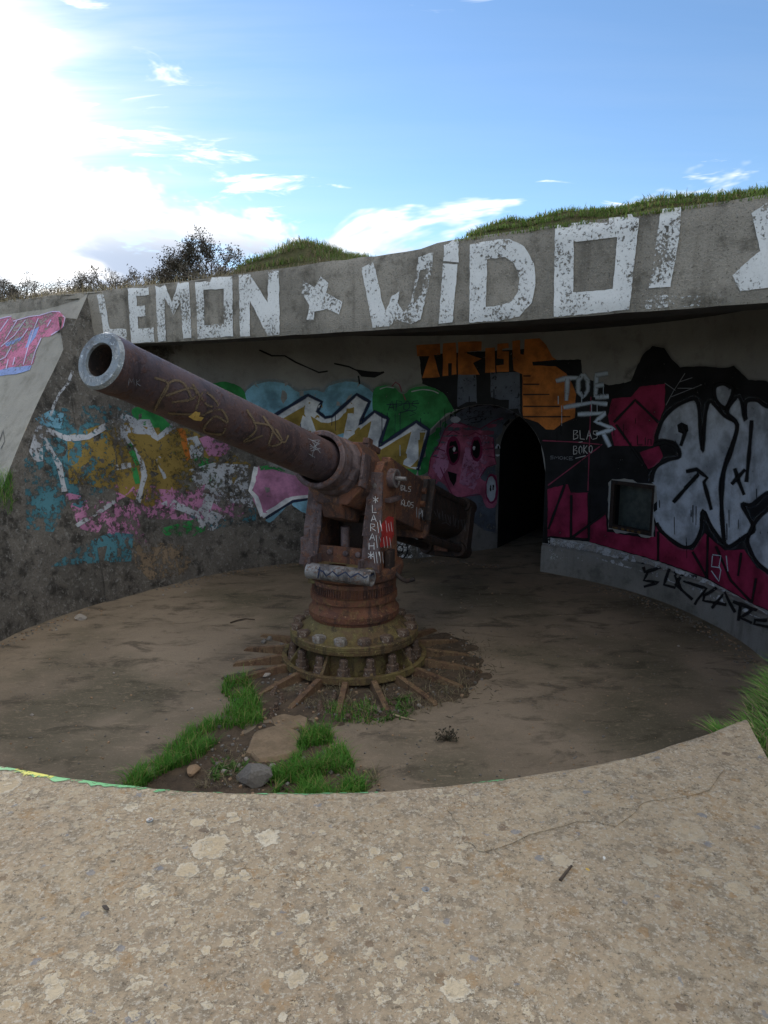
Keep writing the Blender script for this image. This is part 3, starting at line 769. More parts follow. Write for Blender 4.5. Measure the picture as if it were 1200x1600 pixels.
def area(poly, mat, name='graffiti', parent=None, lay=0, b=None, step=11, holes=(), jit=.6):
    """filled painted shape"""
    b = b or B_CONC; loops = [dens(poly, step)] + [dens(h, step) for h in holes]
    pts, ed, = [], []
    for lp in loops:
        k = len(pts); pts += [Vector((x + U(-jit, jit), y + U(-jit, jit))) for x, y in lp]; n = len(lp); ed += [(k + i, k + (i + 1) % n) for i in range(n)]
    xs, ys = [p[0] for p in poly], [p[1] for p in poly]
    g = step * 1.3; y = min(ys) + g
    nb = len(pts)
    while y < max(ys):
        x = min(xs) + g
        while x < max(xs): pts.append(Vector((x + U(-1, 1), y + U(-1, 1)))); x += g
        y += g
    r = delaunay_2d_cdt(pts, ed, [], 0, 1e-4)
    h = [hit(b, p.x, p.y, lay) for p in r[0]]
    fs = []
    pl_ = [[(p.x, p.y) for p in pts[o_:o_ + n_]] for o_, n_ in zip(np.cumsum([0] + [len(q) for q in loops]), [len(q) for q in loops])]
    for f in r[2]:
        cx = sum(r[0][i].x for i in f) / len(f); cy = sum(r[0][i].y for i in f) / len(f)
        if not inside(cx, cy, pl_[0]) or any(inside(cx, cy, q) for q in pl_[1:]): continue
        if any(h[i] is None for i in f): continue
        q = [h[i] for i in f]
        if max((q[i] - q[i - 1]).length for i in range(len(q))) > 1.2: continue
        fs.append(tuple(f))
    if not fs: return None
    # one object for each connected piece (a shape may run over a corner onto another wall)
    root = list(range(len(h)))
    def find(i):
        while root[i] != i: root[i] = root[root[i]]; i = root[i]
        return i
    for f in fs:
        for i in f[1:]: root[find(i)] = find(f[0])
    comp = {}
    for f in fs: comp.setdefault(find(f[0]), []).append(f)
    for c in comp.values():
        if len(c) < 4: continue
        keep = sorted(set(i for f in c for i in f)); mp = {k: i for i, k in enumerate(keep)}
        MB().add([h[k] for k in keep], [tuple(mp[i] for i in f) for f in c], True).build(name, 'paint_' + mat, parent or back_wall, weld=False)
def smooth_line(pts, n=6):
    if len(pts) < 3: return pts
    P = [pts[0]] + list(pts) + [pts[-1]]; out = []
    for i in range(1, len(P) - 2):
        p0, p1, p2, p3 = P[i - 1], P[i], P[i + 1], P[i + 2]
        for k in range(n):
            t = k / n
            out.append(tuple(.5 * (2 * p1[j] + (p2[j] - p0[j]) * t + (2 * p0[j] - 5 * p1[j] + 4 * p2[j] - p3[j]) * t * t + (-p0[j] + 3 * p1[j] - 3 * p2[j] + p3[j]) * t ** 3) for j in (0, 1)))
    out.append(tuple(pts[-1])); return out
def lines(polys, width, mat, name='graffiti_tag', parent=None, lay=4, b=None, curve=False, step=6):
    """one painted mark made of several strokes"""
    b = b or B_CONC; mb = MB(); ev = []
    if width >= 3.5 and len(polys) > 1:
        for k, pl in enumerate(polys): lines([pl], width, mat, name, parent, lay + .12 * k, b, curve, step)
        return
    for pl in polys:
        if curve: pl = smooth_line(pl)
        q = []
        for (a, c) in zip(pl, pl[1:]):
            n = max(1, int(math.hypot(c[0] - a[0], c[1] - a[1]) / step)); q += [(a[0] + (c[0] - a[0]) * k / n, a[1] + (c[1] - a[1]) * k / n) for k in range(n)]
        q.append(pl[-1]); n = len(q)
        if n < 2: continue
        rows = []
        for i, p in enumerate(q):
            dx, dy = q[min(i + 1, n - 1)][0] - q[max(i - 1, 0)][0], q[min(i + 1, n - 1)][1] - q[max(i - 1, 0)][1]
            m_ = math.hypot(dx, dy) or 1; nx, ny = -dy / m_, dx / m_; w_ = width * .5 * (1 + .15 * math.sin(i * .9))
            rows.append([hit(b, p[0] + nx * w_ * s_, p[1] + ny * w_ * s_, lay) for s_ in (-1, 0, 1)])
        strips = [[]]
        for r_ in rows:
            if any(v is None for v in r_): strips.append([]); continue
            if strips[-1] and max((r_[k] - strips[-1][-1][k]).length for k in range(3)) > .5: strips.append([])
            strips[-1].append(r_)
        for st in strips:
            if len(st) < 2: continue
            fs_ = [(3 * i + k, 3 * i + 3 + k, 3 * i + 4 + k, 3 * i + 1 + k) for i in range(len(st) - 1) for k in (0, 1)]
            mb.add([v for r_ in st for v in r_], fs_, True); ev += [0, 1, 0] * len(st)
        lay += .12
    if not mb.f: return None
    o = mb.build(name, 'paint_' + mat, parent or back_wall, weld=False)
    if len(polys) > 1: o['kind'] = 'stuff'
    at = o.data.attributes.new('edge', 'FLOAT', 'POINT'); at.data.foreach_set('value', [float(e) for e in ev])
    return o
FONT = {'A': ['0,1 .5,0 1,1', '.2,.65 .8,.65'], 'B': ['0,1 0,0 .7,.05 .8,.25 .1,.45 .9,.6 .85,.9 0,1'], 'C': ['1,.1 .4,0 0,.5 .4,1 1,.9'], 'D': ['0,0 0,1 .7,.85 .9,.5 .7,.15 0,0'],
        'E': ['1,0 0,0 0,1 1,1', '0,.5 .8,.5'], 'H': ['0,0 0,1', '1,0 1,1', '0,.5 1,.5'], 'I': ['.5,0 .5,1'], 'K': ['0,0 0,1', '.9,0 .05,.5 1,1'], 'L': ['0,0 .05,1 .9,1'], 'M': ['0,1 .1,0 .5,.6 .9,0 1,1'],
        'N': ['0,1 0,0 1,1 1,0'], 'O': ['.5,0 .05,.3 .1,.8 .5,1 .9,.7 .9,.25 .5,0'], 'P': ['0,1 0,0 .8,.05 .9,.4 .05,.55'], 'R': ['0,1 0,0 .8,.1 .8,.4 .05,.5 1,1'], 'S': ['1,.05 .2,.1 .1,.4 .9,.6 .8,.95 0,1'],
        'T': ['0,0 1,0', '.5,0 .5,1'], 'V': ['0,0 .5,1 1,0'], 'W': ['0,0 .25,1 .5,.3 .75,1 1,0'], 'U': ['0,0 .05,.9 .9,.95 1,0'], '1': ['.2,.2 .6,0 .6,1'], '5': ['1,0 .1,0 .1,.4 .9,.5 .8,.95 0,1'], '4': ['.8,1 .8,0 0,.7 1,.7'], '*': ['.5,0 .5,1', '0,.25 1,.75', '0,.75 1,.25'], '-': ['.1,.5 .9,.5'], '.': ['.4,.9 .6,1'], '=': ['.1,.4 .9,.35', '.1,.65 .9,.6'], '!': ['.5,0 .5,.7', '.5,.9 .5,1']}
def text(t, x, y, w_, h_, dx, dy=0, shear=0, vert=False):
    out = []
    for i, ch in enumerate(t):
        for pl in FONT.get(ch, []):
            q = []
            for p in pl.split():
                u, v = map(float, p.split(','))
                q.append((x + i * dx + u * w_ + shear * (1 - v) * h_ + U(-.05, .05) * w_, y + i * dy + v * h_ + U(-.05, .05) * h_))
            out.append(q)
    return out
def zz(o, s, pts): return [(o[0] + x / s, o[1] + y / s) for x, y in pts]

# roof lettering: LEMON * WIDO! *
Za = lambda p: zz((0, 320), 2, p)
Zb = lambda p: zz((600, 280), 2, p)
def letter(poly, holes=(), mat='letter'): return area(poly, mat, 'painted_letter', roof, 4, step=6, holes=holes)
letter([(151, 454), (162, 453), (172, 514), (198, 514), (199, 536), (166, 537)])
letter(Za([(400, 250), (465, 246), (467, 282), (428, 286), (431, 316), (456, 314), (458, 348), (432, 350), (435, 388), (482, 384), (484, 428), (412, 432)]))
letter(Za([(486, 242), (512, 238), (540, 305), (560, 232), (592, 230), (600, 415), (574, 418), (566, 300), (545, 345), (515, 290), (520, 424), (496, 427)]))
letter(Za([(610, 230), (728, 226), (730, 410), (620, 418)]), [Za([(638, 266), (700, 263), (702, 372), (640, 378)])])
letter(Za([(748, 220), (783, 218), (838, 305), (840, 208), (873, 207), (876, 405), (838, 408), (782, 300), (783, 410), (752, 412)]))
letter(Za([(950, 238), (985, 258), (1005, 225), (1028, 245), (1020, 275), (1072, 305), (1060, 342), (1022, 325), (985, 335), (980, 362), (960, 360), (968, 315), (945, 275)]), mat='letter_mid')
Zw = lambda p: zz((540, 360), 5.4545, p)
letter(Zw([(140, 320), (235, 275), (262, 340), (315, 600), (345, 690), (400, 560), (460, 520), (450, 620), (500, 700), (560, 620), (600, 420), (625, 230), (750, 190), (745, 330), (690, 560), (640, 760), (560, 800), (440, 760), (380, 815), (235, 830), (190, 600)]), [Zw([(640, 340), (690, 330), (650, 540), (580, 640), (600, 500)])], 'letter_mid')
letter([(694, 377), (717, 374), (717, 410), (694, 408)]); letter([(693, 412), (716, 413), (708, 503), (686, 506)])
letter([(735, 383), (770, 376), (797, 374), (820, 385), (835, 412), (838, 445), (831, 473), (812, 494), (780, 501), (734, 504)], [[(762, 405), (790, 402), (804, 411), (812, 435), (810, 455), (800, 471), (784, 477), (760, 480)]])
letter([(868, 353), (935, 342), (1000, 333), (993, 400), (984, 483), (925, 490), (866, 495)], [[(897, 378), (965, 371), (958, 452), (896, 457)]])
letter([(1033, 328), (1065, 325), (1062, 370), (1048, 448), (1014, 450), (1022, 410)]); letter([(1010, 463), (1045, 461), (1044, 480), (1008, 483)], mat='letter_worn')
letter([(1175, 333), (1200, 318), (1215, 350), (1250, 340), (1235, 380), (1260, 420), (1222, 430), (1200, 450), (1157, 455), (1145, 430), (1188, 392)])
area([(1046, 462), (1130, 462), (1150, 470), (1140, 476), (1046, 481)], 'smear', 'paint_smear', roof)

# back-wall mural
def rnd_poly(p): n = len(p); q = smooth_line([p[-1]] + list(p) + [p[0], p[1]], 4); return q[4:-4][:n * 4]
Z5 = lambda p: zz((380, 580), 3.75, p)
def mural(poly, mat, lay, par=None, soft=False, **k):
    poly = rnd_poly(poly) if soft or mat in ('blue', 'green', 'silver', 'mauve', 'pink') else poly
    return area(poly, mat, 'graffiti_mural', par or back_wall, lay, **k)
mural([(381, 622), (390, 606), (410, 598), (430, 597), (450, 602), (466, 613), (480, 610), (495, 610), (505, 613), (515, 603), (535, 597), (555, 597), (572, 605), (585, 618), (592, 640), (585, 655), (560, 680), (500, 690), (450, 690), (410, 672), (385, 650)], 'blue', 0)
mural([(583, 612), (598, 603), (615, 605), (630, 616), (642, 608), (660, 603), (680, 607), (695, 617), (705, 633), (711, 652), (694, 672), (682, 700), (668, 737), (640, 740), (600, 705), (585, 660)], 'green', 1)
mural([(318, 606), (335, 599), (352, 597), (370, 602), (382, 613), (384, 635), (360, 645), (330, 630)], 'green', 1, side_wall)
mural([(205, 640), (235, 638), (262, 660), (268, 668), (240, 677), (222, 668)], 'green', 1, side_wall)
gold = Z5([(170, 290), (390, 150), (460, 190), (480, 290), (660, 150), (730, 190), (700, 320), (770, 250), (840, 290), (800, 450), (1000, 320), (1070, 350), (1015, 575), (900, 560), (700, 500), (500, 420), (380, 400)])
mural(gold, 'gold', 2)
up = Z5([(165, 270), (380, 140), (460, 180), (435, 235), (480, 272), (520, 265), (665, 135), (740, 180), (680, 310), (770, 235), (850, 280), (795, 440), (1015, 295), (1088, 345), (1020, 580)])
lo = Z5([(935, 545), (985, 355), (890, 410), (775, 478), (718, 452), (750, 290), (665, 355), (600, 412), (586, 395), (615, 232), (560, 285), (500, 305), (455, 300), (395, 262), (430, 365), (392, 392), (330, 330), (360, 205), (205, 292)])
mural(up + lo, 'white', 3)
lines([up], 8.0, 'navy_spray', 'graffiti_outline', back_wall, 6)
lines([[(379, 625), (390, 604), (410, 596), (430, 595), (450, 600), (466, 611), (480, 608), (495, 608), (505, 611), (515, 601), (535, 595), (555, 595), (574, 604), (587, 618)]], 13, 'blue_halo', 'overspray', back_wall, -.6, curve=True)
lines([[(583, 610), (598, 601), (615, 603), (630, 614), (642, 606), (660, 601), (682, 605), (697, 616), (707, 633), (712, 652)]], 12, 'green_halo', 'overspray', back_wall, -.4, curve=True)
def drips(px0, px1, y0, y1, n, mat, w_, lay, par=None):
    for _ in range(n): x, y = U(px0, px1), U(y0, y1); lines([[(x, y), (x + U(-.5, .5), y + U(8, 34))]], w_ * U(.6, 1.2), mat, 'paint_drip', par or back_wall, lay + U(0, .5), step=4)
drips(430, 660, 690, 735, 7, 'white_spray', 2.0, 4); drips(585, 700, 640, 660, 6, 'navy_spray', 1.8, 7); drips(400, 580, 640, 680, 5, 'navy_spray', 1.6, 7)
drips(1030, 1190, 760, 850, 14, 'black_spray', 2.0, 8.8); drips(860, 1000, 640, 700, 8, 'black_spray', 2.0, 8.8); drips(870, 945, 600, 640, 6, 'toe_spray', 2.2, 8.4); drips(660, 860, 590, 640, 6, 'black_spray', 2.0, 6.8)
lines([Z5([(985, 120), (1050, 108), (1110, 115), (1145, 130)]), Z5([(800, 105), (840, 92), (885, 98)])], 2.4, 'white_spray', 'graffiti_highlight', back_wall, 6, curve=True)
lines(text('APOS', 606, 626, 10, 16, 12, 0, .1) + [[(604, 632), (655, 630)], [(625, 645), (640, 641), (650, 646), (640, 650)], [(662, 645), (664, 646)], [(668, 645), (670, 646)]], 1.7, 'navy_spray', 'graffiti_tag', back_wall, 6)
lines([[(612, 604), (618, 597), (624, 601), (628, 612)], [(630, 616), (634, 625)]], 1.8, 'rose_spray', 'graffiti_tag', back_wall, 5)
# second, lower half of the piece, under the barrel
mural(Z5([(85, 560), (250, 600), (380, 640), (385, 740), (250, 780), (130, 845), (60, 760), (60, 680)]), 'mauve', 2, side_wall)
lines([Z5([(75, 560), (60, 640), (40, 700), (75, 740), (110, 850)]), Z5([(110, 850), (280, 750), (385, 735)])], 7, 'white', 'graffiti_outline', side_wall, 4)
mural(Z5([(100, 850), (250, 745), (330, 740), (290, 765), (135, 862)]), 'white', 4, side_wall)
mural(Z5([(290, 770), (385, 755), (385, 830), (350, 825), (300, 795)]), 'blue', 2, side_wall)
mural(Z5([(135, 865), (260, 785), (200, 850), (160, 885)]), 'blue', 2, side_wall)
lines([Z5([(130, 862), (290, 762), (385, 748)])], 4, 'navy', 'graffiti_outline', side_wall, 6)
lines([Z5([(95, 570), (180, 560), (240, 590)])], 6, 'green_worn', 'graffiti_mural', side_wall, 5)

# faded painting on the rough side wall
Z3 = lambda p: zz((0, 560), 2.4, p)
def fade(pts, mat, lay=1, par=None): return area(Z3(pts), mat, 'faded_paint', par or side_wall, lay, step=14)
LW = wings[0]
fade([(560, 250), (700, 262), (840, 330), (940, 400), (930, 520), (820, 560), (700, 540), (600, 470)], 'gold_faint', 0)
fade([(430, 470), (620, 480), (800, 500), (930, 530), (930, 590), (760, 610), (560, 600), (440, 560)], 'mauve_faint', 0)
fade([(840, 420), (940, 440), (950, 560), (860, 540)], 'white_faint', 1); fade([(700, 590), (960, 560), (960, 610), (800, 640)], 'teal_faint', 0)
fade([(160, 300), (420, 280), (430, 470), (300, 560), (180, 520)], 'teal_faint', 0, LW); fade([(640, 330), (800, 380), (840, 480), (700, 500)], 'green_faint', 0)
fade([(90, 380), (160, 330), (250, 370), (245, 560), (200, 650), (100, 640)], 'teal_faint', 0, LW)
fade([(200, 190), (420, 170), (520, 220), (430, 260), (360, 290), (250, 300), (180, 260)], 'teal_faint', 0, LW)
fade([(250, 290), (440, 230), (560, 260), (700, 265), (735, 420), (640, 520), (560, 560), (420, 490), (260, 470)], 'gold_worn', 1)
fade([(540, 290), (690, 270), (720, 380), (640, 450), (560, 420)], 'gold_worn', 2)
fade([(660, 265), (690, 260), (715, 370), (700, 385)], 'orange_worn', 3)
fade([(345, 290), (385, 290), (375, 350), (352, 345)], 'orange_worn', 3)
fade([(130, 225), (190, 195), (240, 205), (225, 265), (160, 255)], 'blue_worn', 2, LW)
fade([(250, 235), (275, 220), (285, 285), (240, 300)], 'blue_worn', 2, LW); fade([(360, 230), (385, 225), (385, 280), (365, 300)], 'blue_worn', 3)
fade([(135, 255), (165, 260), (158, 320), (160, 385), (130, 390), (108, 350), (120, 310)], 'white_worn', 3, LW)
lines([Z3([(140, 260), (200, 280), (250, 300), (330, 295), (400, 250), (450, 215), (520, 240), (590, 300), (660, 245)])], 9, 'white_worn', 'faded_paint', side_wall, 4)
lines([Z3([(440, 215), (470, 300), (530, 390), (540, 440), (515, 540)]), Z3([(590, 370), (620, 450)]), Z3([(430, 410), (490, 400)]), Z3([(160, 300), (220, 400), (240, 500)])], 8, 'white_worn', 'faded_paint', side_wall, 5)
lines([Z3([(480, 320), (515, 400)]), Z3([(500, 410), (515, 470)])], 8, 'green_worn', 'faded_paint', side_wall, 6)
fade([(420, 225), (560, 230), (590, 290), (480, 280), (450, 330)], 'white_faint', 3); fade([(700, 420), (800, 390), (930, 400), (930, 520), (830, 560), (760, 520)], 'white_faint', 3)
fade([(700, 300), (740, 290), (765, 350), (740, 380), (715, 375)], 'white_worn', 3); fade([(745, 300), (800, 280), (865, 330), (840, 370), (780, 365)], 'mauve_worn', 3)
fade([(590, 490), (700, 500), (770, 470), (750, 560), (640, 580), (580, 560)], 'mauve_faint', 3)
fade([(600, 545), (640, 525), (740, 575), (770, 515), (805, 520), (790, 570), (845, 590), (800, 648), (745, 635), (740, 595)], 'white_worn', 4)
fade([(310, 460), (345, 445), (385, 430), (375, 460), (330, 470)], 'white_worn', 4)
lines([Z3([(285, 628), (330, 600), (380, 570), (430, 535)])], 6, 'white_worn', 'faded_paint', side_wall, 4)
fade([(600, 640), (740, 600), (780, 640), (720, 670), (620, 665)], 'green_faint', 2); fade([(320, 690), (420, 650), (500, 660), (490, 760), (330, 770), (190, 780)], 'teal_faint', 2)
fade([(495, 690), (600, 690), (690, 700), (715, 760), (690, 810), (560, 830), (510, 780)], 'tan', 2)
fade([(240, 500), (500, 560), (560, 700), (300, 640)], 'mauve_faint', 1)
lines([[(113, 580), (104, 602), (92, 615), (84, 632), (78, 650)]], 4, 'white_worn', 'faded_paint', LW, 4)
# cracks in the wall under the roof
lines([[(405, 547), (425, 556), (445, 556), (462, 566), (480, 574), (498, 582), (512, 580)], [(522, 568), (545, 573), (560, 580), (575, 587), (600, 581)], [(560, 587), (562, 600)]], 2.4, 'black', 'crack', back_wall, 2)
area([(480, 576), (500, 578), (514, 581), (500, 588)], 'black_worn', 'crack', back_wall, 2); area([(555, 577), (575, 580), (602, 582), (585, 590), (565, 588)], 'black', 'crack', back_wall, 2)

# orange block letters over the passage
Z4 = lambda p: zz((600, 520), 3.158, p)
mural([(655, 555), (690, 552), (835, 545), (838, 562), (908, 562), (910, 588), (940, 605), (975, 598), (990, 640), (990, 700), (960, 760), (832, 775), (832, 708), (814, 682), (788, 664), (760, 658), (728, 664), (702, 664), (705, 632), (690, 612), (660, 600)], 'black', 0, step=4)
for q in ([(160, 62), (275, 55), (278, 108), (246, 110), (276, 218), (188, 224), (226, 114), (165, 116)], [(290, 52), (355, 48), (358, 206), (336, 208), (334, 150), (316, 152), (316, 210), (290, 213)],
          [(366, 46), (482, 42), (482, 88), (410, 96), (410, 104), (484, 128), (440, 150), (472, 206), (366, 208)], [(500, 75), (546, 72), (548, 194), (500, 198)], [(500, 44), (546, 42), (546, 60), (500, 62)],
          [(560, 56), (615, 52), (615, 74), (585, 80), (585, 90), (616, 94), (616, 190), (556, 192), (556, 160), (590, 156), (590, 130), (558, 128)],
          [(634, 40), (672, 36), (674, 105), (690, 108), (694, 34), (770, 26), (800, 60), (832, 120), (850, 132), (730, 142), (735, 160), (850, 166), (900, 200), (930, 250), (948, 300), (942, 420), (880, 448), (840, 480), (800, 478), (760, 442), (686, 420), (684, 205), (640, 186)]):
    mural(Z4(q), 'orange', 3)
mural(Z4([(365, 205), (455, 205), (460, 420), (360, 410)]), 'greyblue', 2); mural(Z4([(525, 195), (670, 195), (672, 405), (530, 400)]), 'greyblue', 2)
lines([Z4(p) for p in ([(688, 213), (725, 213)], [(688, 254), (768, 254)], [(688, 305), (818, 304)], [(688, 363), (870, 363)], [(688, 414), (922, 414)], [(735, 152), (900, 148)])], 3.0, 'black_spray', 'graffiti_outline', back_wall, 6)
# the black ground runs right up to the edge of the passage arch
def arch_band():
    vs, fs = [], []; row = []
    for k in range(31): t = math.radians(112 - 112 * k / 30); row.append((math.cos(t), math.sin(t), PSPR))
    row += [(1.0, 0.0, PSPR - (PSPR - .45) * k / 10) for k in range(1, 11)]
    for c, sn, z0 in row:
        for q in range(4):
            r_ = PW + .002 + .13 * q / 3; l = PLC + c * r_; vs.append(W(wall_a(l) - .0055, l, z0 + sn * r_))
    for k in range(len(row) - 1):
        for q in range(3): i_ = k * 4 + q; fs.append((i_, i_ + 1, i_ + 5, i_ + 4))
    MB().add(vs, fs, True).build('graffiti_mural', 'paint_black', back_wall, weld=False)
arch_band()
# TOE
lines([Z4(p) for p in ([(850, 238), (900, 225), (962, 222)], [(908, 226), (902, 335)], [(985, 205), (962, 235), (960, 290), (985, 318), (1008, 285), (1008, 235), (985, 205)], [(1052, 205), (1046, 318)], [(1045, 208), (1108, 200)], [(1046, 262), (1088, 256)], [(1045, 318), (1112, 314)])], 11.5, 'toe_spray', 'painted_word', back_wall, 7)
lines([Z4(p) for p in ([(888, 368), (960, 356), (1030, 344), (1105, 352)], [(958, 402), (1098, 396)], [(1095, 398), (1045, 438), (1138, 474), (1050, 500)], [(1085, 495), (1118, 562)])], 10.5, 'toe_spray', 'painted_word', back_wall, 7.8)

# right wall: black ground, crimson fields, silver letters
Z6 = lambda p: zz((800, 540), 3, p)
mural(Z6([(120, 400), (330, 150), (470, 190), (560, 165), (590, 90), (620, 35), (660, 2), (715, 12), (750, 62), (790, 102), (880, 96), (1000, 106), (1040, 95), (1080, 130), (1110, 162), (1200, 166), (1330, 172), (1330, 1300), (1130, 1212), (920, 1096), (690, 1012), (360, 920), (120, 893)]), 'black', 1, soft=False, step=5)
for q in ([(470, 250), (560, 240), (600, 192), (720, 180), (716, 290), (690, 360), (660, 470), (480, 470), (452, 330)], [(168, 672), (262, 648), (278, 690), (358, 690), (360, 902), (168, 893)],
          [(362, 850), (440, 782), (446, 872), (640, 905), (660, 800), (690, 872), (790, 945), (850, 962), (905, 880), (1000, 960), (1090, 955), (1150, 1042), (1330, 1120), (1330, 1290), (1130, 1208), (920, 1090), (690, 1008), (362, 918)], [(600, 500), (690, 470), (710, 520), (680, 560), (640, 580)]):
    mural(Z6(q), 'crimson', 3, step=5)
lines([Z6(p) for p in ([(480, 360), (580, 255), (690, 360)], [(490, 370), (560, 470), (650, 600)], [(280, 700), (278, 905)], [(362, 690), (362, 915)], [(250, 650), (172, 860)], [(275, 905), (440, 785)], [(688, 870), (688, 1010)], [(922, 890), (918, 1088)], [(850, 965), (920, 1090)], [(960, 940), (1030, 1100), (1130, 1205)], [(1080, 970), (1065, 1080)], [(1150, 1090), (1130, 1205)])], 6.0, 'black_spray', 'graffiti_outline', back_wall, 6)
lines([Z6(p) for p in ([(145, 445), (300, 452), (425, 464), (170, 655)], [(372, 240), (358, 680)])], 2.4, 'rose_spray', 'graffiti_outline', back_wall, 6)
SIL = ([(680, 440), (700, 370), (740, 310), (800, 270), (870, 255), (886, 380), (898, 498), (905, 380), (930, 262), (1000, 330), (1060, 370), (1030, 480), (985, 630), (990, 800), (998, 925), (940, 850), (900, 775), (890, 860), (860, 930), (810, 945), (750, 910), (690, 850), (660, 760), (656, 640), (680, 570), (735, 535), (790, 520), (768, 460), (720, 446)],
       [(955, 195), (990, 180), (1020, 190), (1040, 212), (1008, 292), (960, 250)],
       [(1012, 308), (1070, 240), (1100, 352), (1102, 265), (1150, 256), (1200, 285), (1290, 300), (1290, 640), (1200, 690), (1130, 745), (1085, 742), (1112, 800), (1140, 862), (1100, 890), (1002, 930), (992, 640), (1035, 485), (1062, 372)],
       [(1112, 900), (1170, 800), (1290, 750), (1290, 1080), (1180, 1040), (1125, 965)])
for q in SIL: mural(Z6(q), 'silver', 5, step=7)
lines([(lambda z_: z_ + [z_[0]])(rnd_poly(Z6(q))) for q in SIL], 9.0, 'black_spray', 'graffiti_outline', back_wall, 7, curve=False)
lines([Z6(p) for p in ([(800, 375), (815, 410), (795, 470)], [(760, 735), (880, 600), (815, 670)], [(820, 590), (870, 580), (920, 620), (905, 640), (940, 770)], [(1130, 350), (1120, 480), (1105, 640)], [(1050, 575), (1070, 640), (1095, 700)], [(1035, 650), (1100, 580)], [(670, 465), (720, 452), (770, 470), (780, 500)])], 9.0, 'black_spray', 'graffiti_outline', back_wall, 8.5)
lines([(lambda z_: z_ + [z_[0]])(rnd_poly(Z6([(575, 160), (590, 90), (620, 35), (660, 2), (715, 12), (750, 62), (790, 102), (880, 96), (1000, 106), (1040, 95), (1080, 130), (1110, 162), (1200, 166)])))[:-6]], 14, 'black_halo', 'overspray', back_wall, -.5)
for q in SIL[:1] + SIL[2:]: lines([(lambda z_: z_ + [z_[0]])(rnd_poly(Z6(q)))], 16, 'silver_halo', 'overspray', back_wall, 6.2)
area(Z6([(778, 370), (800, 358), (830, 372), (832, 400), (812, 418), (785, 405)]), 'black', 'graffiti_outline', back_wall, 8)
lines(text('BLAS', 897, 672, 8, 14, 10) + text('BOKO', 897, 697, 6, 13, 8, -.6) + [[(905, 691), (911, 690)], [(900, 716), (916, 712)]], 1.3, 'tag_white', 'graffiti_tag', back_wall, 8)
lines([Z6(p) for p in ([(725, 280), (760, 215), (815, 130)], [(750, 240), (895, 183)], [(770, 210), (720, 175)], [(780, 200), (860, 200)], [(790, 170), (850, 150)])], 1.2, 'tag_grey', 'graffiti_tag', back_wall, 8)
lines([Z6(p) for p in ([(945, 985), (940, 1035), (975, 1040), (985, 985), (945, 980)], [(975, 1030), (985, 1055)], [(1010, 985), (1018, 1058)], [(940, 1055), (975, 1105), (985, 1050)])], 2.6, 'toe_spray', 'graffiti_tag', back_wall, 8)
lines([Z6([(590, 420), (592, 465), (615, 465)]), Z6([(628, 430), (628, 465)]), Z6([(640, 465), (642, 440), (655, 440), (656, 465)])], 1.4, 'black', 'graffiti_tag', back_wall, 8)
lines(text('SMOKE', 860, 712, 6, 5, 7.5, .4), .9, 'tag_grey', 'graffiti_tag', back_wall, 8)
# plinth: whitish upper band and a black tag
area(Z6([(168, 900), (360, 928), (690, 1018), (920, 1100), (1130, 1220), (1330, 1320), (1330, 1345), (1120, 1262), (900, 1165), (660, 1075), (350, 985), (170, 960)]), 'white_faint', 'faded_paint', plinth, 0, step=14)
area(Z6([(168, 902), (355, 930), (330, 1020), (180, 1000)]), 'letter_worn', 'faded_paint', plinth, 1)
lines([Z6(p) for p in ([(700, 1040), (640, 1060), (620, 1100), (690, 1110), (620, 1130)], [(612, 1020), (625, 1060), (660, 1050)], [(740, 1045), (715, 1120), (770, 1135)], [(760, 1060), (800, 1150)], [(800, 1075), (770, 1120), (850, 1190)], [(870, 1085), (815, 1075), (810, 1105), (915, 1140), (870, 1195), (860, 1215)], [(960, 1140), (905, 1170), (900, 1195), (1010, 1215)], [(940, 1230), (1000, 1160), (1050, 1250)], [(1040, 1200), (1150, 1245)], [(1075, 1220), (1065, 1290)], [(1130, 1240), (1075, 1275), (1130, 1300)], [(1200, 1290), (1145, 1285), (1140, 1305), (1260, 1330)])], 6.5, 'black_spray', 'graffiti_tag', plinth, 5)

# pink creature in the passage vault
Z2 = lambda p: zz((600, 540), 4, p)
def vm_(pts, mat, lay): return area(rnd_poly(Z2(pts)) if mat == 'pink' else Z2(pts), mat, 'graffiti_creature', vault, lay, step=8)
vm_([(280, 740), (330, 570), (380, 480), (420, 440), (520, 385), (650, 372), (760, 390), (850, 440), (760, 560), (748, 700), (745, 900), (742, 1180), (620, 1150), (420, 1000), (300, 880)], 'greyblue', 1.2)
vm_([(300, 760), (350, 640), (420, 560), (400, 760), (350, 840)], 'mauve_worn', 2.8); vm_([(520, 560), (640, 560), (660, 700), (560, 900), (470, 860)], 'mauve_worn', 2.8)
vm_([(275, 800), (290, 700), (340, 620), (380, 520), (450, 470), (520, 500), (600, 520), (680, 470), (760, 440), (700, 500), (680, 580), (690, 700), (700, 740), (640, 760), (600, 820), (640, 850), (700, 810), (700, 990), (640, 1010), (600, 930), (520, 940), (440, 980), (400, 900), (350, 850), (300, 870)], 'pink', 2)
lines([Z2(p) for p in ([(275, 800), (290, 700), (340, 620), (380, 520), (450, 470), (520, 500), (600, 520), (680, 470), (760, 440)], [(680, 580), (690, 700), (700, 740), (640, 760), (600, 820)], [(350, 760), (400, 880), (440, 960), (520, 940), (600, 930)], [(300, 690), (340, 700)], [(330, 640), (380, 660)], [(640, 640), (680, 640)], [(650, 690), (690, 700)], [(390, 560), (430, 530), (470, 550)], [(530, 560), (570, 540), (610, 560)])], 2.0, 'pinkd_spray', 'graffiti_outline', vault, 4)
def ell(cx, cy, rx, ry, n=18): return [(cx + rx * math.cos(2 * math.pi * k / n), cy + ry * math.sin(2 * math.pi * k / n)) for k in range(n)]
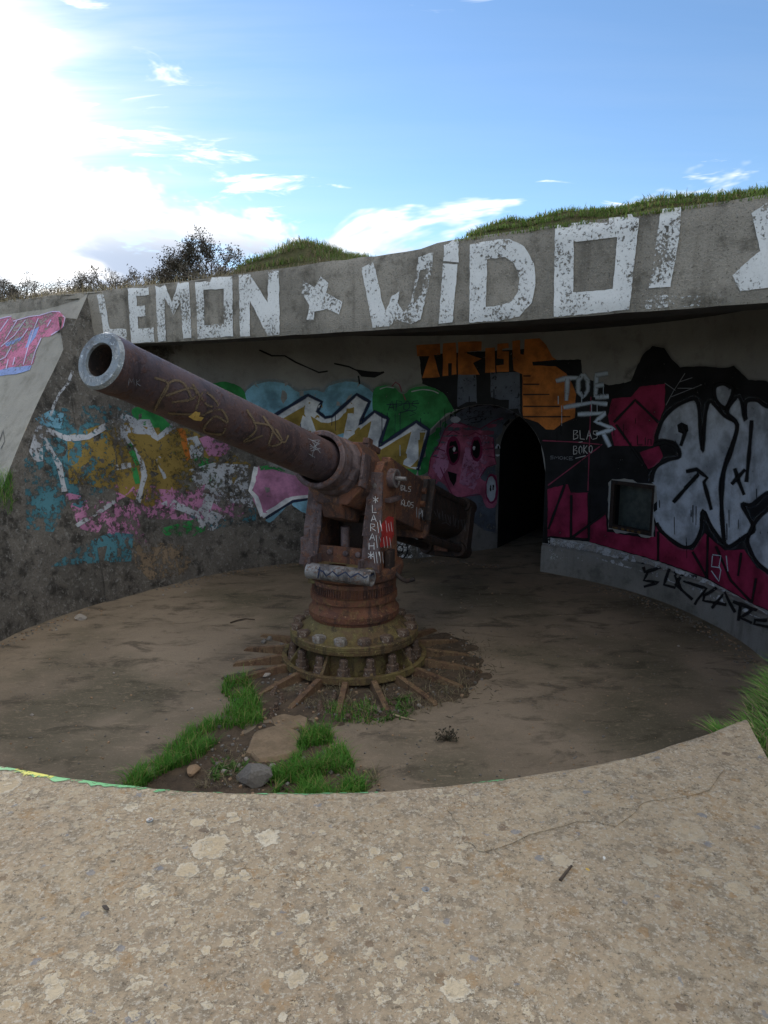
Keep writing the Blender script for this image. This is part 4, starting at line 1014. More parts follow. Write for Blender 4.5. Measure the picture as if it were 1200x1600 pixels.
for c_, m_, l_ in ((ell(432, 655, 44, 92), 'pinkd', 4), (ell(576, 645, 38, 80), 'pinkd', 4), (ell(432, 660, 30, 74), 'black', 5), (ell(574, 645, 25, 62), 'black', 5), (ell(436, 645, 8, 15), 'white', 6), (ell(560, 640, 7, 13), 'white', 6),
                   (ell(445, 460, 32, 20), 'silver', 5), (ell(708, 655, 18, 40), 'silver', 5), (ell(712, 635, 6, 12), 'black', 6), (ell(670, 895, 40, 95), 'pinkd', 4), (ell(668, 895, 30, 80), 'silver', 5), (ell(664, 890, 5, 20), 'black', 6), (ell(680, 885, 5, 18), 'black', 6),
                   ([(395, 785), (455, 800), (450, 850), (432, 878), (410, 840)], 'black', 5), ([(400, 790), (425, 795), (432, 858)], 'white', 6), ([(430, 796), (452, 800), (448, 842)], 'white', 6), ([(555, 760), (600, 735), (595, 775), (575, 800)], 'black', 5), ([(562, 765), (580, 752), (578, 784)], 'white', 6)):
    vm_(c_, m_, l_)
lines(text('COCO', 727, 642, 9, 9, 13, -1.5) + [[(725, 655), (760, 648), (790, 645)], [(735, 660), (748, 658)]], 1.6, 'black_spray', 'graffiti_tag', vault, 4)
# rings and lettering low on the wall behind the gun
lines([ell(625, 858, 12, 15) + [(637, 858)], ell(625, 858, 5, 6) + [(630, 858)], [(632, 835), (645, 822), (652, 812)]], 3, 'black_spray', 'graffiti_tag', back_wall, 3)
area([(600, 815), (680, 815), (690, 870), (600, 872)], 'letter_worn', 'faded_paint', back_wall, 0)

# pink tag on the sloping wing
ZP1 = lambda p: zz((0, 470), 8.571, p)
SLP = wings[1]
def wing(pts, mat, lay): return area(rnd_poly(ZP1(pts)) if mat == 'wing_pink' else ZP1(pts), mat, 'graffiti_mural', SLP, lay, step=8)
wing([(-300, 330), (-100, 260), (100, 220), (250, 260), (400, 220), (550, 200), (700, 140), (800, 150), (865, 230), (840, 350), (690, 470), (560, 500), (500, 640), (440, 850), (250, 920), (100, 940), (-300, 1000)], 'wing_pink', 1)
wing([(640, 350), (680, 260), (770, 280), (740, 330)], 'wing_blue', 2); wing([(420, 400), (530, 350), (480, 480), (380, 620), (340, 640)], 'wing_blue', 2); wing([(100, 900), (430, 870), (400, 930), (200, 990), (-60, 1010), (-60, 950)], 'wing_blue', 2); wing([(60, 580), (300, 480), (280, 540), (100, 620)], 'wing_blue', 2)
lines([ZP1(p) for p in ([(-60, 260), (100, 220), (160, 210)], [(180, 280), (400, 215), (540, 200), (700, 150), (800, 150), (865, 230), (840, 340), (760, 420), (690, 465)], [(120, 250), (0, 420)], [(350, 260), (200, 470), (20, 620)], [(240, 260), (80, 520)], [(380, 380), (300, 500)], [(520, 240), (450, 420), (380, 640), (320, 860)], [(560, 500), (480, 680), (430, 850)], [(640, 350), (690, 260)], [(160, 620), (80, 760), (0, 800)], [(120, 790), (90, 920)], [(210, 760), (180, 870)])], 2.2, 'wing_lilac', 'graffiti_outline', SLP, 4)
wing([(655, 515), (740, 515), (715, 560), (640, 565)], 'letter', 2); wing([(635, 592), (695, 590), (680, 630), (620, 632)], 'orange', 2); wing([(600, 652), (675, 650), (650, 700), (582, 702)], 'gold', 2)
wing([(200, 1110), (270, 1080), (280, 1120), (220, 1140)], 'pink_worn', 2); wing([(340, 1200), (400, 1180), (380, 1220)], 'pink_worn', 2)
lines([[(0, 690), (6, 672), (8, 690), (2, 702)]], 1.2, 'black_spray', 'graffiti_tag', SLP, 3)

# green and yellow paint along the edge of the parapet
def rim_paint(f0, f1, mat, w_, lay):
    mb = MB(); n = 90; m_ = 7; bv = bvh([apron]); vs = []; fs = []
    for k in range(n + 1):
        f = f0 + (f1 - f0) * k / n; wk = w_ * (.55 + .7 * abs(fbm(k, 0, 3, .2)))
        for q in range(m_ + 1):
            p = pol(RAD + .014 + wk * q / m_, f, 0); h = bv.ray_cast(Vector((p.x, p.y, 4)), Vector((0, 0, -1)))[0]
            vs.append(Vector((p.x, p.y, (h.z if h else ZP - .03) + .0015 + .001 * lay)))
    for k in range(n):
        for q in range(m_): a = k * (m_ + 1) + q; fs.append((a, a + 1, a + m_ + 2, a + m_ + 1))
    mb.add(vs, fs, True).build('edge_paint', 'paint_' + mat, apron, weld=False)
def fdeg(px, py): d = at_z(px, py, ZP) - C0; return math.degrees(math.atan2(d.dot(L), d.dot(A))) % 360
rim_paint(fdeg(-150, 1150), fdeg(285, 1228), 'rim_green', .055, 1); rim_paint(fdeg(285, 1228), fdeg(590, 1230), 'rim_faded', .026, 1); rim_paint(fdeg(735, 1217), fdeg(790, 1208), 'rim_faded', .03, 1)
rim_paint(fdeg(30, 1197), fdeg(90, 1208), 'rim_yellow', .05, 2)

# ------------------------------------------------------------------ the gun
G = Vector((-.315, 7.02, 0)); TR = at_y(556, 744, 7.02); MZ = at_y(155, 562, 4.1)
D = (MZ - TR).normalized(); GL = (MZ - TR).length                      # bore axis, trunnion to muzzle
F = Vector((D.x, D.y, 0)).normalized(); R = Vector((-F.y, F.x, 0))     # forward, right (as seen from the parapet)
if R.x < 0: R = -R
UPD = R.cross(D); UPD = UPD if UPD.z > 0 else -UPD
Z = Vector((0, 0, 1))
def GP(r, f, z): return G + R * r + F * f + Z * z
def BP(s, r=0, u=0): return TR + D * s + R * r + UPD * u
gun = empty('coastal_gun', G, 'rusted coastal gun with a long raised barrel on a bolted pedestal', 'cannon')
gun_parts = []
def gpart(mb, name, mat, parent=None, bevel=0): o = mb.build(name, mat, parent or gun, bevel=bevel); gun_parts.append(o); return o
RM, RB = .168, .19
barrel = gpart(MB().lathe(TR, D, [(-.3, RB + .01), (.5, RB + .005), (1.2, RB), (GL - .5, RM + .004), (GL - .16, RM)], 64).lathe(TR, D, [(GL - .16, RM), (GL - .15, RM + .006), (GL - .02, RM + .006)], 64), 'barrel', 'rust_barrel')
gpart(MB().lathe(TR, D, [(GL - .02, RM + .006), (GL + .003, RM - .008), (GL + .003, .103), (GL - .012, .098)], 64), 'muzzle_ring', 'steel_muzzle', barrel)
gpart(MB().lathe(TR, D, [(GL - .012, .098), (GL - .9, .096), (GL - .9, .0005)], 48), 'bore', 'rust_dark', barrel)
# cradle ring round the barrel
RS = .78
ring = gpart(MB().lathe(TR, D, [(RS, .222), (RS + .012, .23), (RS + .012, .262), (RS, .275), (RS - .13, .275), (RS - .13, .255)], 64), 'cradle_ring', 'rust_purple')
gpart(MB().lathe(TR, D, [(RS, .222), (.1, .216), (.1, .19)], 48), 'cradle_bore', 'rust_dark', ring)
gpart(MB().lathe(TR, D, [(RS - .13, .255), (RS - .2, .262), (RS - .25, .285), (.12, .30), (.05, .25)], 14, smooth=False), 'cradle_sleeve', 'rust_purple')
oct_ = [(.30, -.20), (.30, .12), (.20, .26), (-.20, .26), (-.30, .12), (-.30, -.20), (-.17, -.36), (.17, -.36)]
gpart(MB().prism(oct_, R, UPD, D, BP(.22), .42), 'cradle_block', 'rust_body', bevel=.02)
gpart(MB().box(BP(.42, .305, -.02), D * .07, UPD * .16, R * .015), 'side_plate', 'rust_purple', bevel=.006)
gpart(MB().box(BP(.05, 0, .285), D * .14, R * .20, UPD * .03).box(BP(.15, .16, .33), D * .05, R * .035, UPD * .03), 'top_bracket', 'rust_body', bevel=.008)
gpart(MB().prism([(-.25, 0), (.25, 0), (.15, -.13), (-.18, -.13)], D, UPD, R, BP(.2, 0, -.35), .22), 'elevating_lug', 'rust_body', bevel=.01)
# long side boxes of the cradle and the rear frame
def plate(s0, s1, r, u0a, u1a, u0b, u1b, t):
    return MB().prism([(s0, u0a), (s1, u0b), (s1, u1b), (s0, u1a)], D, UPD, R, BP(0, r), t)
for sgn in (1, -1):
    gpart(plate(-.02, -1.18, sgn * .30, -.36, .22, -.40, .16, .10), 'cradle_side', 'rust_body', bevel=.012)
gpart(MB().box(BP(-.6, 0, .15), D * .58, R * .25, UPD * .02), 'cradle_top', 'rust_body')
gpart(MB().box(BP(-.6, 0, -.37), D * .58, R * .25, UPD * .02), 'cradle_bottom', 'rust_body')
gpart(MB().prism([(-.37, -.47), (.37, -.47), (.40, -.40), (.40, .18), (.33, .26), (-.33, .26), (-.40, .18), (-.40, -.40)], R, UPD, D, BP(-1.2), .05), 'rear_frame', 'rust_body', bevel=.01)
gpart(MB().prism([(-.34, -.42), (.34, -.42), (.36, .14), (.28, .21), (-.28, .21), (-.36, .14)], R, UPD, D, BP(-1.36), .05), 'rear_frame', 'rust_body', bevel=.01)
gpart(MB().box(BP(-1.02, .37, -.03), D * .035, UPD * .22, R * .03).box(BP(-1.10, .40, -.03), D * .015, UPD * .24, R * .05), 'side_bracket', 'rust_dark', bevel=.006)
for u in (-.1, .05):
    gpart(MB().tube([BP(-.98, .355, u), BP(-.98, .40, u)], .035, 12), 'boss', 'rust_body')
# breech end: barrel, four recoil cylinders and the yoke that holds them
gpart(MB().lathe(TR, D, [(-.3, RB + .02), (-1.3, .29), (-2.9, .30), (-3.1, .26), (-3.25, .235), (-3.25, .11), (-3.2, .10), (-3.2, .0005)], 40), 'breech', 'rust_dark')
yk = []
YH, YW = .42, .35
YS = -.66
for (sx, su) in ((1, 1), (-1, 1), (-1, -1), (1, -1)):
    t0 = {(1, 1): 0, (-1, 1): 90, (-1, -1): 180, (1, -1): 270}[(sx, su)]
    for k in range(7): t = math.radians(t0 + 90 * k / 6); yk.append((sx * (YW - .12) + .12 * math.cos(t), su * (YH - .12) + .12 * math.sin(t)))
yoke = gpart(MB().prism(yk, R, UPD, D, BP(-2.3 + YS, 0, -.12), .20), 'breech_yoke', 'rust_dark', bevel=.015)
for sx in (1, -1):
    for su in (1, -1):
        o_ = BP(0, sx * (YW - .11), su * (YH - .11) - .12)
        gpart(MB().lathe(o_, D, [(q + YS, w_) for q, w_ in ((-2.18, .0005), (-2.18, .055), (-2.155, .058), (-2.155, .095), (-2.20, .105), (-2.47, .105), (-2.47, .0005))], 28), 'cylinder_cap', 'rust_dark', yoke)
        gpart(MB().lathe(o_, D, [(-2.16 + YS, .05), (-1.38, .05)], 20), 'recoil_rod', 'rust_dark')
gpart(MB().box(BP(-2.17 + YS, 0, -YH + .0), R * .1, UPD * .06, D * .045), 'yoke_block', 'rust_orange', yoke, bevel=.006)
# trunnions
for sgn in (1, -1):
    gpart(MB().lathe(TR, R * sgn, [(.28, .12), (.36, .12), (.36, .10), (.445, .095), (.455, .085), (.455, .05), (.445, .04), (.445, .0005)], 32), 'trunnion', 'rust_purple')
    gpart(MB().lathe(TR, R * sgn, [(.452, .088), (.462, .092), (.462, .072), (.452, .068)], 32).tube([TR + R * sgn * .44, TR + R * sgn * .56], .022, 14), 'trunnion_pin', 'steel_worn')
# carriage cheeks with wide front flanges
TZ = TR.z
def cheek(sgn):
    r = .37 if sgn > 0 else -.29
    poly = [(.33, 1.08), (.30, 1.45), (.24, 1.75), (.20, TZ + .08), (.12, TZ + .17), (-.06, TZ + .18), (-.16, TZ + .10), (-.17, TZ - .2), (-.15, 1.6), (-.2, 1.08)]
    o = gpart(MB().prism(poly, F, Z, R, GP(r, 0, 0), .085), 'carriage_cheek', 'rust_orange' if sgn > 0 else 'rust_body', bevel=.01)
    fl = [(.345, 1.10), (.315, 1.45), (.255, 1.75), (.215, TZ + .08)]
    mb = MB()
    for (f0, z0), (f1, z1) in zip(fl, fl[1:]):
        w0, w1 = (.085, .075) if z0 > 1.5 else (.10, .085)
        k0 = -.05 if sgn < 0 and z0 < 1.3 else 0; k1 = -.0
        mb.add([GP(r + k0 - w0, f0, z0), GP(r + k0 + w0, f0, z0), GP(r + w1, f1, z1), GP(r - w1, f1, z1), GP(r + k0 - w0, f0 + .03, z0), GP(r + k0 + w0, f0 + .03, z0), GP(r + w1, f1 + .03, z1), GP(r - w1, f1 + .03, z1)],
               [(0, 1, 2, 3), (4, 7, 6, 5), (0, 4, 5, 1), (1, 5, 6, 2), (2, 6, 7, 3), (3, 7, 4, 0)])
    gpart(mb, 'cheek_flange', 'rust_purple', o, bevel=.004)
    if sgn > 0:
        gpart(MB().box(GP(r + .06, -.02, TZ - .21), F * .14, Z * .02, R * .05), 'ledge', 'rust_purple', o, bevel=.006)
        gpart(MB().tube([GP(r, .235, TZ - .05), GP(r, .268, TZ - .05)], .025, 12), 'rivet', 'steel_worn', o)
    return o
cheek_r = cheek(1); cheek_l = cheek(-1)
gpart(MB().box(GP(-.38, .30, 1.28), R * .045, F * .06, Z * .10).box(GP(-.35, .31, 1.42), R * .03, F * .05, Z * .05), 'cheek_foot', 'rust_purple', cheek_l, bevel=.01)
# cross members, elevating screw, lower body
gpart(MB().tube([GP(-.28, .1, 1.72), GP(.36, .1, 1.72)], .035, 14), 'cross_shaft', 'rust_dark')
gpart(MB().tube([GP(.02, .22, 1.1), GP(.02, .22, 1.5)], .045, 14), 'elevating_post', 'rust_purple')
gpart(MB().box(GP(.02, -.1, 1.42), R * .16, F * .08, Z * .22).tube([GP(-.2, -.05, 1.55), GP(.2, -.05, 1.55)], .06, 14), 'elevating_gear', 'rust_dark', bevel=.012)
gpart(MB().box(GP(0, -.16, 1.5), R * .33, F * .02, Z * .34), 'rear_web', 'rust_dark')
base = gpart(MB().lathe(G, Z, [(.94, .43), (.98, .50), (1.06, .52), (1.10, .51), (1.10, .0005)], 48), 'turntable', 'rust_body')
fp = gpart(MB().box(GP(.07, .30, 1.21), R * .39, F * .018, Z * .10), 'front_plate', 'rust_body', bevel=.006)
for r in (-.26, -.10, .08, .22, .40): gpart(MB().lathe(GP(r, .315, 1.25), F, [(0, .03), (.02, .03), (.03, .018), (.03, .0005)], 14), 'rivet', 'rust_purple', fp)
# shelf with an open hole and the tube along its front
sh = MB(); n = 24
sq = []
for k in range(n):
    t = 2 * math.pi * k / n; c, s_ = math.cos(t), math.sin(t); m_ = max(abs(c) / .30, abs(s_) / .15); sq.append((c / m_, s_ / m_))
for z_ in (1.12, 1.145):
    o_ = [GP(.11 + x, .42 + y * .85, z_) for x, y in sq]; i_ = [GP(.03 + .10 * math.cos(2 * math.pi * k / n), .42 + .075 * math.sin(2 * math.pi * k / n), z_) for k in range(n)]
    sh.add(o_ + i_, [(k, (k + 1) % n, n + (k + 1) % n, n + k) for k in range(n)])
gpart(sh, 'shelf', 'rust_olive')
gpart(MB().box(GP(-.21, .42, 1.17), R * .012, F * .13, Z * .06), 'shelf_bracket', 'rust_purple'); gpart(MB().box(GP(.33, .41, 1.18), R * .012, F * .12, Z * .065), 'shelf_bracket', 'rust_purple')
tubeo = gpart(MB().lathe(GP(-.235, .52, 1.09), R, [(0, .055), (0, .075), (.005, .08), (.70, .08), (.705, .075), (.705, .058), (.62, .055), (.62, .0005)], 28), 'front_tube', 'steel_worn')
gpart(MB().box(GP(-.30, .27, 1.06), R * .05, F * .08, Z * .16), 'corner_block', 'rust_olive', bevel=.01)
gpart(MB().tube(smooth_line([(0, 0), (0, 1)]) and [GP(.48, .05, 1.05), GP(.56, .05, .98), GP(.62, .05, .96), GP(.70, .03, .99)], .022, 10), 'bent_pipe', 'rust_dark')
gpart(MB().box(GP(.46, .1, 1.16), R * .03, F * .06, Z * .12), 'side_block', 'rust_dark', bevel=.01)
# pedestal: grooved drum, flaring skirt, bolted flange
drum = gpart(MB().lathe(G, Z, [(.94, .41), (.94, .435), (.90, .445), (.895, .43), (.80, .425), (.795, .455), (.735, .455), (.725, .43), (.70, .43), (.63, .455), (.615, .475), (.56, .475), (.55, .455), (.52, .45)], 64), 'drum', 'rust_orange')
teeth = MB()
for k in range(96):
    t = 2 * math.pi * k / 96; c = G + R * (.432 * math.cos(t)) + F * (.432 * math.sin(t)) + Z * .848; rr = R * math.cos(t) + F * math.sin(t); tt = Z.cross(rr)
    teeth.box(c, rr * .008, tt * .006, Z * .042)
tag(gpart(teeth, 'gear_teeth', 'rust_body', drum), kind='stuff')
FZ = .40
flange = gpart(MB().lathe(G, Z, [(.54, .44), (.50, .46), (.44, .53), (.415, .58), (FZ, .62), (FZ, .665), (FZ - .012, .675), (FZ - .04, .675), (FZ - .045, .668), (FZ - .052, .675), (FZ - .09, .672), (FZ - .1, .66), (FZ - .1, .4)], 72), 'flange', 'rust_olive')
gpart(MB().lathe(G, Z, [(FZ - .1, .54), (.06, .57)], 48), 'pedestal_core', 'rust_olive')
def hexnut(r, h, chamfer=.15):
    mb = MB(); a = [(r * math.cos(k * math.pi / 3), r * math.sin(k * math.pi / 3)) for k in range(6)]; b_ = [(x * .86, y * .86) for x, y in a]
    vs = [(x, y, 0) for x, y in a] + [(x, y, h * .82) for x, y in a] + [(x, y, h) for x, y in b_]
    return mb.add(vs, [(k, (k + 1) % 6, 6 + (k + 1) % 6, 6 + k) for k in range(6)] + [(6 + k, 6 + (k + 1) % 6, 12 + (k + 1) % 6, 12 + k) for k in range(6)] + [tuple(range(12, 18))])
nut_a = hexnut(.069, .062).mesh('flange_nut'); nut_a.materials.append(MATS['bolt_rust']); nut_b = nut_a.copy(); nut_b.materials.clear(); nut_b.materials.append(MATS['bolt_pale'])
def put(me, name, loc, parent, rz=0, tilt=(0, 0)):
    o = bpy.data.objects.new(name, me); COL.objects.link(o); o.location = loc; o.rotation_euler = (tilt[0], tilt[1], rz); setpar(o, parent); return o
for k in range(16):
    t = 2 * math.pi * (k + .35) / 16; put(nut_b if k in (3, 4, 9, 12) else nut_a, 'flange_nut', G + R * (.60 * math.cos(t)) + F * (.60 * math.sin(t)) + Z * (FZ - .002), flange, U(0, 1), (U(-.05, .05), U(-.05, .05)))
# anchor ring with studs and radial feet
anchor = gpart(MB().lathe(G, Z, [(.03, .47), (.06, .50), (.06, .71), (.115, .715), (.12, .735), (.115, .765), (.055, .768), (.045, .755), (.04, .70)], 72), 'anchor_ring', 'rust_olive')
gpart(MB().lathe(G, Z, [(.05, .70), (-.02, .69)], 48), 'ring_skirt', 'rust_dark', anchor)
stud = MB(); hn = hexnut(.052, .05); stud.add([(x, y, z) for x, y, z in hn.v], hn.f); hn2 = hexnut(.046, .05); stud.add([(x, y, z + .055) for x, y, z in hn2.v], hn2.f)
stud.lathe((0, 0, .10), (0, 0, 1), [(0, .030), (.075, .030), (.09, .022), (.09, .0005)], 12)
stud.v = [(x * 1.4, y * 1.4, z * 1.12) for x, y, z in stud.v]
stud_me = stud.mesh('anchor_stud'); stud_me.materials.append(MATS['bolt_rust'])
for k in range(16):
    t = 2 * math.pi * (k + .2) / 16; put(stud_me, 'anchor_stud', G + R * (.65 * math.cos(t)) + F * (.65 * math.sin(t)) + Z * .058, anchor, U(0, 1), (U(-.06, .06), U(-.06, .06)))
for k in range(18):
    t = 2 * math.pi * (k + .45) / 18; rr = R * math.cos(t) + F * math.sin(t); tt = Z.cross(rr)
    e = 1.27 + .06 * math.sin(k * 2.3)
    gpart(MB().prism([(.70, .0), (.72, .085), (.80, .10), (e, .035), (e + .03, .01), (e + .03, -.03), (.70, -.03)], rr, Z, tt, G, .055), 'foot_rib', 'rust_rib', anchor, bevel=.004)
    if k % 2 == 0: gpart(MB().prism([(.50, .06), (.50, .28), (.58, .29), (.72, .12), (.72, .06)], rr, Z, tt, G, .03), 'gusset', 'rust_olive', anchor, bevel=.003)
# paint and scratches on the gun
B_GUN = bvh([o for o in gun_parts])
def gl(polys, w_, mat, par, **k): return lines(polys, w_, mat, 'graffiti_tag', par, 1, B_GUN, step=4, **k)
gl([[(240, 590), (262, 600), (250, 625), (238, 648), (262, 600), (285, 598), (300, 625)], [(258, 618), (300, 606), (302, 622), (268, 628)], [(300, 600), (322, 632), (340, 632), (318, 612), (305, 640)], [(320, 645), (345, 640), (355, 660), (335, 650), (318, 672), (345, 678), (352, 668)], [(262, 645), (320, 648)]], 5.5, 'tag_gold', barrel, curve=True)
gl([[(385, 640), (400, 670), (380, 690), (410, 680)], [(395, 660), (425, 668), (420, 695), (440, 690), (430, 670)], [(410, 650), (440, 690), (450, 680)]], 5.0, 'tag_gold', barrel, curve=True)
gl(text('M', 200, 590, 9, 12, 8) + text('K', 212, 592, 7, 10, 8), .9, 'tag_grey', barrel)
gl([[(480 + U(0, 25), 690 + U(-5, 25)) for _ in range(2)] for _ in range(12)], .9, 'tag_grey', barrel)
area([(294, 650), (304, 642), (312, 644), (310, 650), (318, 652), (314, 657), (302, 655)], 'yellow_flake', 'paint_flake', barrel, 2, B_GUN, 4) if 'paint_yellow_flake' in MATS else None
gl(text('1154', 155, 522, 4, 6, 5, .8) + text('MMI', 141, 592, 5, 6, 7, -1.2) + text('K', 165, 580, 5, 7, 5) + text('V', 126, 580, 5, 6, 5), .8, 'white_spray', barrel)
gl(text('*LARAH*', 583, 775, 8, 11, -1.2, 14.5), 1.1, 'tag_white', cheek_r)
area([(596, 818), (606, 806), (614, 808), (615, 835), (608, 852), (594, 856), (590, 840)], 'red_patch', 'paint_patch', cheek_r, 1, B_GUN, 5)
gl([[(590 + k * 4, 815 + U(-3, 3)), (592 + k * 4, 832 + U(-3, 3))] for k in range(6)] + [[(588 + k * 5, 838 + U(-3, 3)), (590 + k * 5, 856)] for k in range(5)] + [[(584 + k * 4, 862), (586 + k * 4, 880)] for k in range(4)], .9, 'tag_white', cheek_r)
side_r = [o for o in gun_parts if o.name.startswith('cradle_side')][0]
gl(text('BLS', 626, 758, 4.5, 8, 5.5, 1) + text('KLOS', 626, 780, 4.5, 9, 5, 1.4), 1.0, 'tag_white', side_r)
gl(text('IPL', 648, 792, 5, 16, 6, 2.5), 1.5, 'tag_grey', side_r)
gl([[(678 + k * 4.2, 796 + k * 1.6 + U(-3, 2)), (679 + k * 4.2 + U(-2, 3), 806 + k * 2.2)] for k in range(12)] + [[(690, 817), (697, 816), (703, 821)]], 1.0, 'tag_dim', yoke)
gl([[(497, 890), (505, 893), (510, 900), (520, 893), (528, 900), (540, 894), (548, 902), (560, 896), (570, 903), (585, 896)], [(500, 886), (497, 903)]], 3.0, 'navy_spray', tubeo)

# ------------------------------------------------------------------ soil, stones and plants in the pit
def hull2(pts): return pts
def in_poly_w(p, poly): return inside(p.x, p.y, poly)
def soil_patch(name, poly_w, hgt, mat, kind, label=None, seed=0, grid=.05):
    """low uneven layer of soil lying on the floor, feathered to nothing at its edge"""
    xs = [p[0] for p in poly_w]; ys = [p[1] for p in poly_w]
    def edge(x, y):
        d = 9
        for (a, b) in zip(poly_w, poly_w[1:] + poly_w[:1]):
            ax, ay = a; bx, by = b; vx, vy = bx - ax, by - ay; t = max(0, min(1, ((x - ax) * vx + (y - ay) * vy) / (vx * vx + vy * vy + 1e-9)))
            d = min(d, math.hypot(x - ax - vx * t, y - ay - vy * t))
        return d if inside(x, y, poly_w) else -d
    nx = int((max(xs) - min(xs)) / grid) + 2; ny = int((max(ys) - min(ys)) / grid) + 2
    idx = {}; vs = []; fs = []
    for i in range(nx):
        for j in range(ny):
            x = min(xs) - grid + i * grid; y = min(ys) - grid + j * grid; e = edge(x, y)
            k = max(0, min(1, (e + .04 + .15 * fbm(x, y, seed, 6.0)) / .14))
            z = -.025 + k * (.028 + hgt * (.55 + .9 * fbm(x, y, seed, 4.0) + .5 * fbm(x, y, seed, 14.0)))
            idx[i, j] = len(vs); vs.append((x, y, z if k > 0 else -.03)); 
    for i in range(nx - 1):
        for j in range(ny - 1):
            q = (idx[i, j], idx[i + 1, j], idx[i + 1, j + 1], idx[i, j + 1])
            if max(vs[k][2] for k in q) > -.02: fs.append(q)
    o = MB().add(vs, fs, True).build(name, mat, weld=False); o['kind'] = kind
    if label: o['label'] = label
    return o, BVHTree.FromPolygons(vs, fs)
def fl(pts): return [tuple(at_z(x, y, 0).xy) for x, y in pts]
WEDGE = fl([(425, 1040), (352, 1052), (340, 1095), (362, 1108), (300, 1150), (225, 1195), (185, 1235), (170, 1275), (615, 1275), (598, 1225), (560, 1195), (530, 1165), (520, 1140), (640, 1115), (735, 1090), (765, 1045), (740, 1000), (690, 985), (600, 1010)])
SOIL, B_SOIL = soil_patch('soil', WEDGE, .022, 'soil', 'structure', seed=4)
def ground_z(x, y, b=None):
    h = (b or B_SOIL).ray_cast(Vector((x, y, 3)), Vector((0, 0, -1)))[0]
    return max(0.0, h.z) if h else 0.0

def blades(spots, mat, name, h=(.1, .2), w_=.006, lean=.5, label=None, kind='stuff', parent=None, seg=3):
    """spots: (x, y, z, size factor[, lean direction]) -> one mesh of curved grass blades"""
    vs, fs, col = [], [], []
    for sp in spots:
        x, y, z, k = sp[:4]; a = U(0, 2 * math.pi); hh = U(*h) * k; ww = w_ * U(.7, 1.3)
        if len(sp) > 4: dx, dy = sp[4][0] + U(-.4, .4), sp[4][1] + U(-.4, .4); ln = hh * U(.5, 1.1) * lean * 1.6
        else: dx, dy = math.cos(a), math.sin(a); ln = hh * U(.1, 1) * lean
        m_ = math.hypot(dx, dy) or 1; dx, dy = dx / m_, dy / m_; sx, sy = -dy * ww, dx * ww; o = len(vs); r0, r1 = rnd(), rnd()
        for i in range(seg + 1):
            t = i / seg; zz_ = z + hh * (t - .28 * lean * t * t); xx = x + dx * ln * t * t; yy = y + dy * ln * t * t; wd = (1 - t) ** .7
            if i < seg: vs += [(xx - sx * wd, yy - sy * wd, zz_), (xx + sx * wd, yy + sy * wd, zz_)]; col += [(r0, r1, 0, 1)] * 2
            else: vs.append((xx, yy, zz_)); col.append((r0, r1, 0, 1))
        for i in range(seg - 1): fs.append((o + 2 * i, o + 2 * i + 1, o + 2 * i + 3, o + 2 * i + 2))
        fs.append((o + 2 * seg - 2, o + 2 * seg - 1, o + 2 * seg))
    me = bpy.data.meshes.new(name); me.from_pydata(vs, [], fs); me.update()
    at = me.color_attributes.new('rv', 'FLOAT_COLOR', 'POINT'); at.data.foreach_set('color', [c for q in col for c in q])
    o = link(name, me, mat, parent); tag(o, label, None, None, kind); return o
def scatter_px(poly, n, size=1.0, clump=True, seed=0, zf=None, thr=0.0):
    out = []; xs = [p[0] for p in poly]; ys = [p[1] for p in poly]; tries = 0
    while len(out) < n and tries < n * 40:
        tries += 1; px, py = U(min(xs), max(xs)), U(min(ys), max(ys))
        if not inside(px, py, poly): continue
        p = at_z(px, py, 0); f_ = fbm(p.x, p.y, seed, 3.5)
        if clump and f_ < thr: continue
        out.append((p.x, p.y, ground_z(p.x, p.y), size * (.7 + .6 * max(0, min(1, f_ + .5)))))
    return out
gp = scatter_px([(352, 1062), (385, 1058), (398, 1085), (410, 1115), (412, 1130), (385, 1140), (345, 1160), (320, 1185), (255, 1215), (190, 1255), (175, 1262), (205, 1215), (240, 1190), (290, 1150), (345, 1120), (365, 1105), (345, 1085)], 3600, thr=-.10)
gp += scatter_px([(478, 1130), (508, 1130), (518, 1155), (540, 1178), (560, 1205), (578, 1265), (420, 1265), (425, 1215), (455, 1195), (470, 1160)], 3800, thr=-.10)
gp += scatter_px([(500, 1105), (640, 1090), (645, 1120), (600, 1135), (520, 1130)], 500, .55, thr=0.05, seed=3)
blades(gp, 'grass_pit', 'pit_grass', (.04, .15), .0038, 1.1, 'bright green grass growing in the broken pit floor')
lv = scatter_px([(430, 1195), (500, 1190), (520, 1260), (420, 1260)], 260, thr=-.2) + scatter_px([(330, 1195), (385, 1180), (390, 1215), (330, 1225)], 120, thr=-.2) + scatter_px([(560, 1100), (650, 1090), (640, 1125), (560, 1130)], 160, thr=-.2)
blades(lv, 'leaf_green', 'low_weeds', (.03, .06), .012, 1.6, 'low leafy weeds among the pit grass', seg=3)
dp = scatter_px([(440, 1080), (620, 1070), (750, 1040), (745, 1085), (640, 1125), (500, 1125)], 700, thr=-.1, seed=8) + scatter_px([(340, 1180), (430, 1170), (420, 1230), (300, 1240)], 160, thr=-.1, seed=8) + scatter_px([(505, 1180), (590, 1200), (595, 1250), (540, 1250)], 160, seed=8)
blades(dp, 'grass_dry', 'dead_stems', (.05, .11), .003, 1.8, 'tangle of dead pale stems round the gun base')

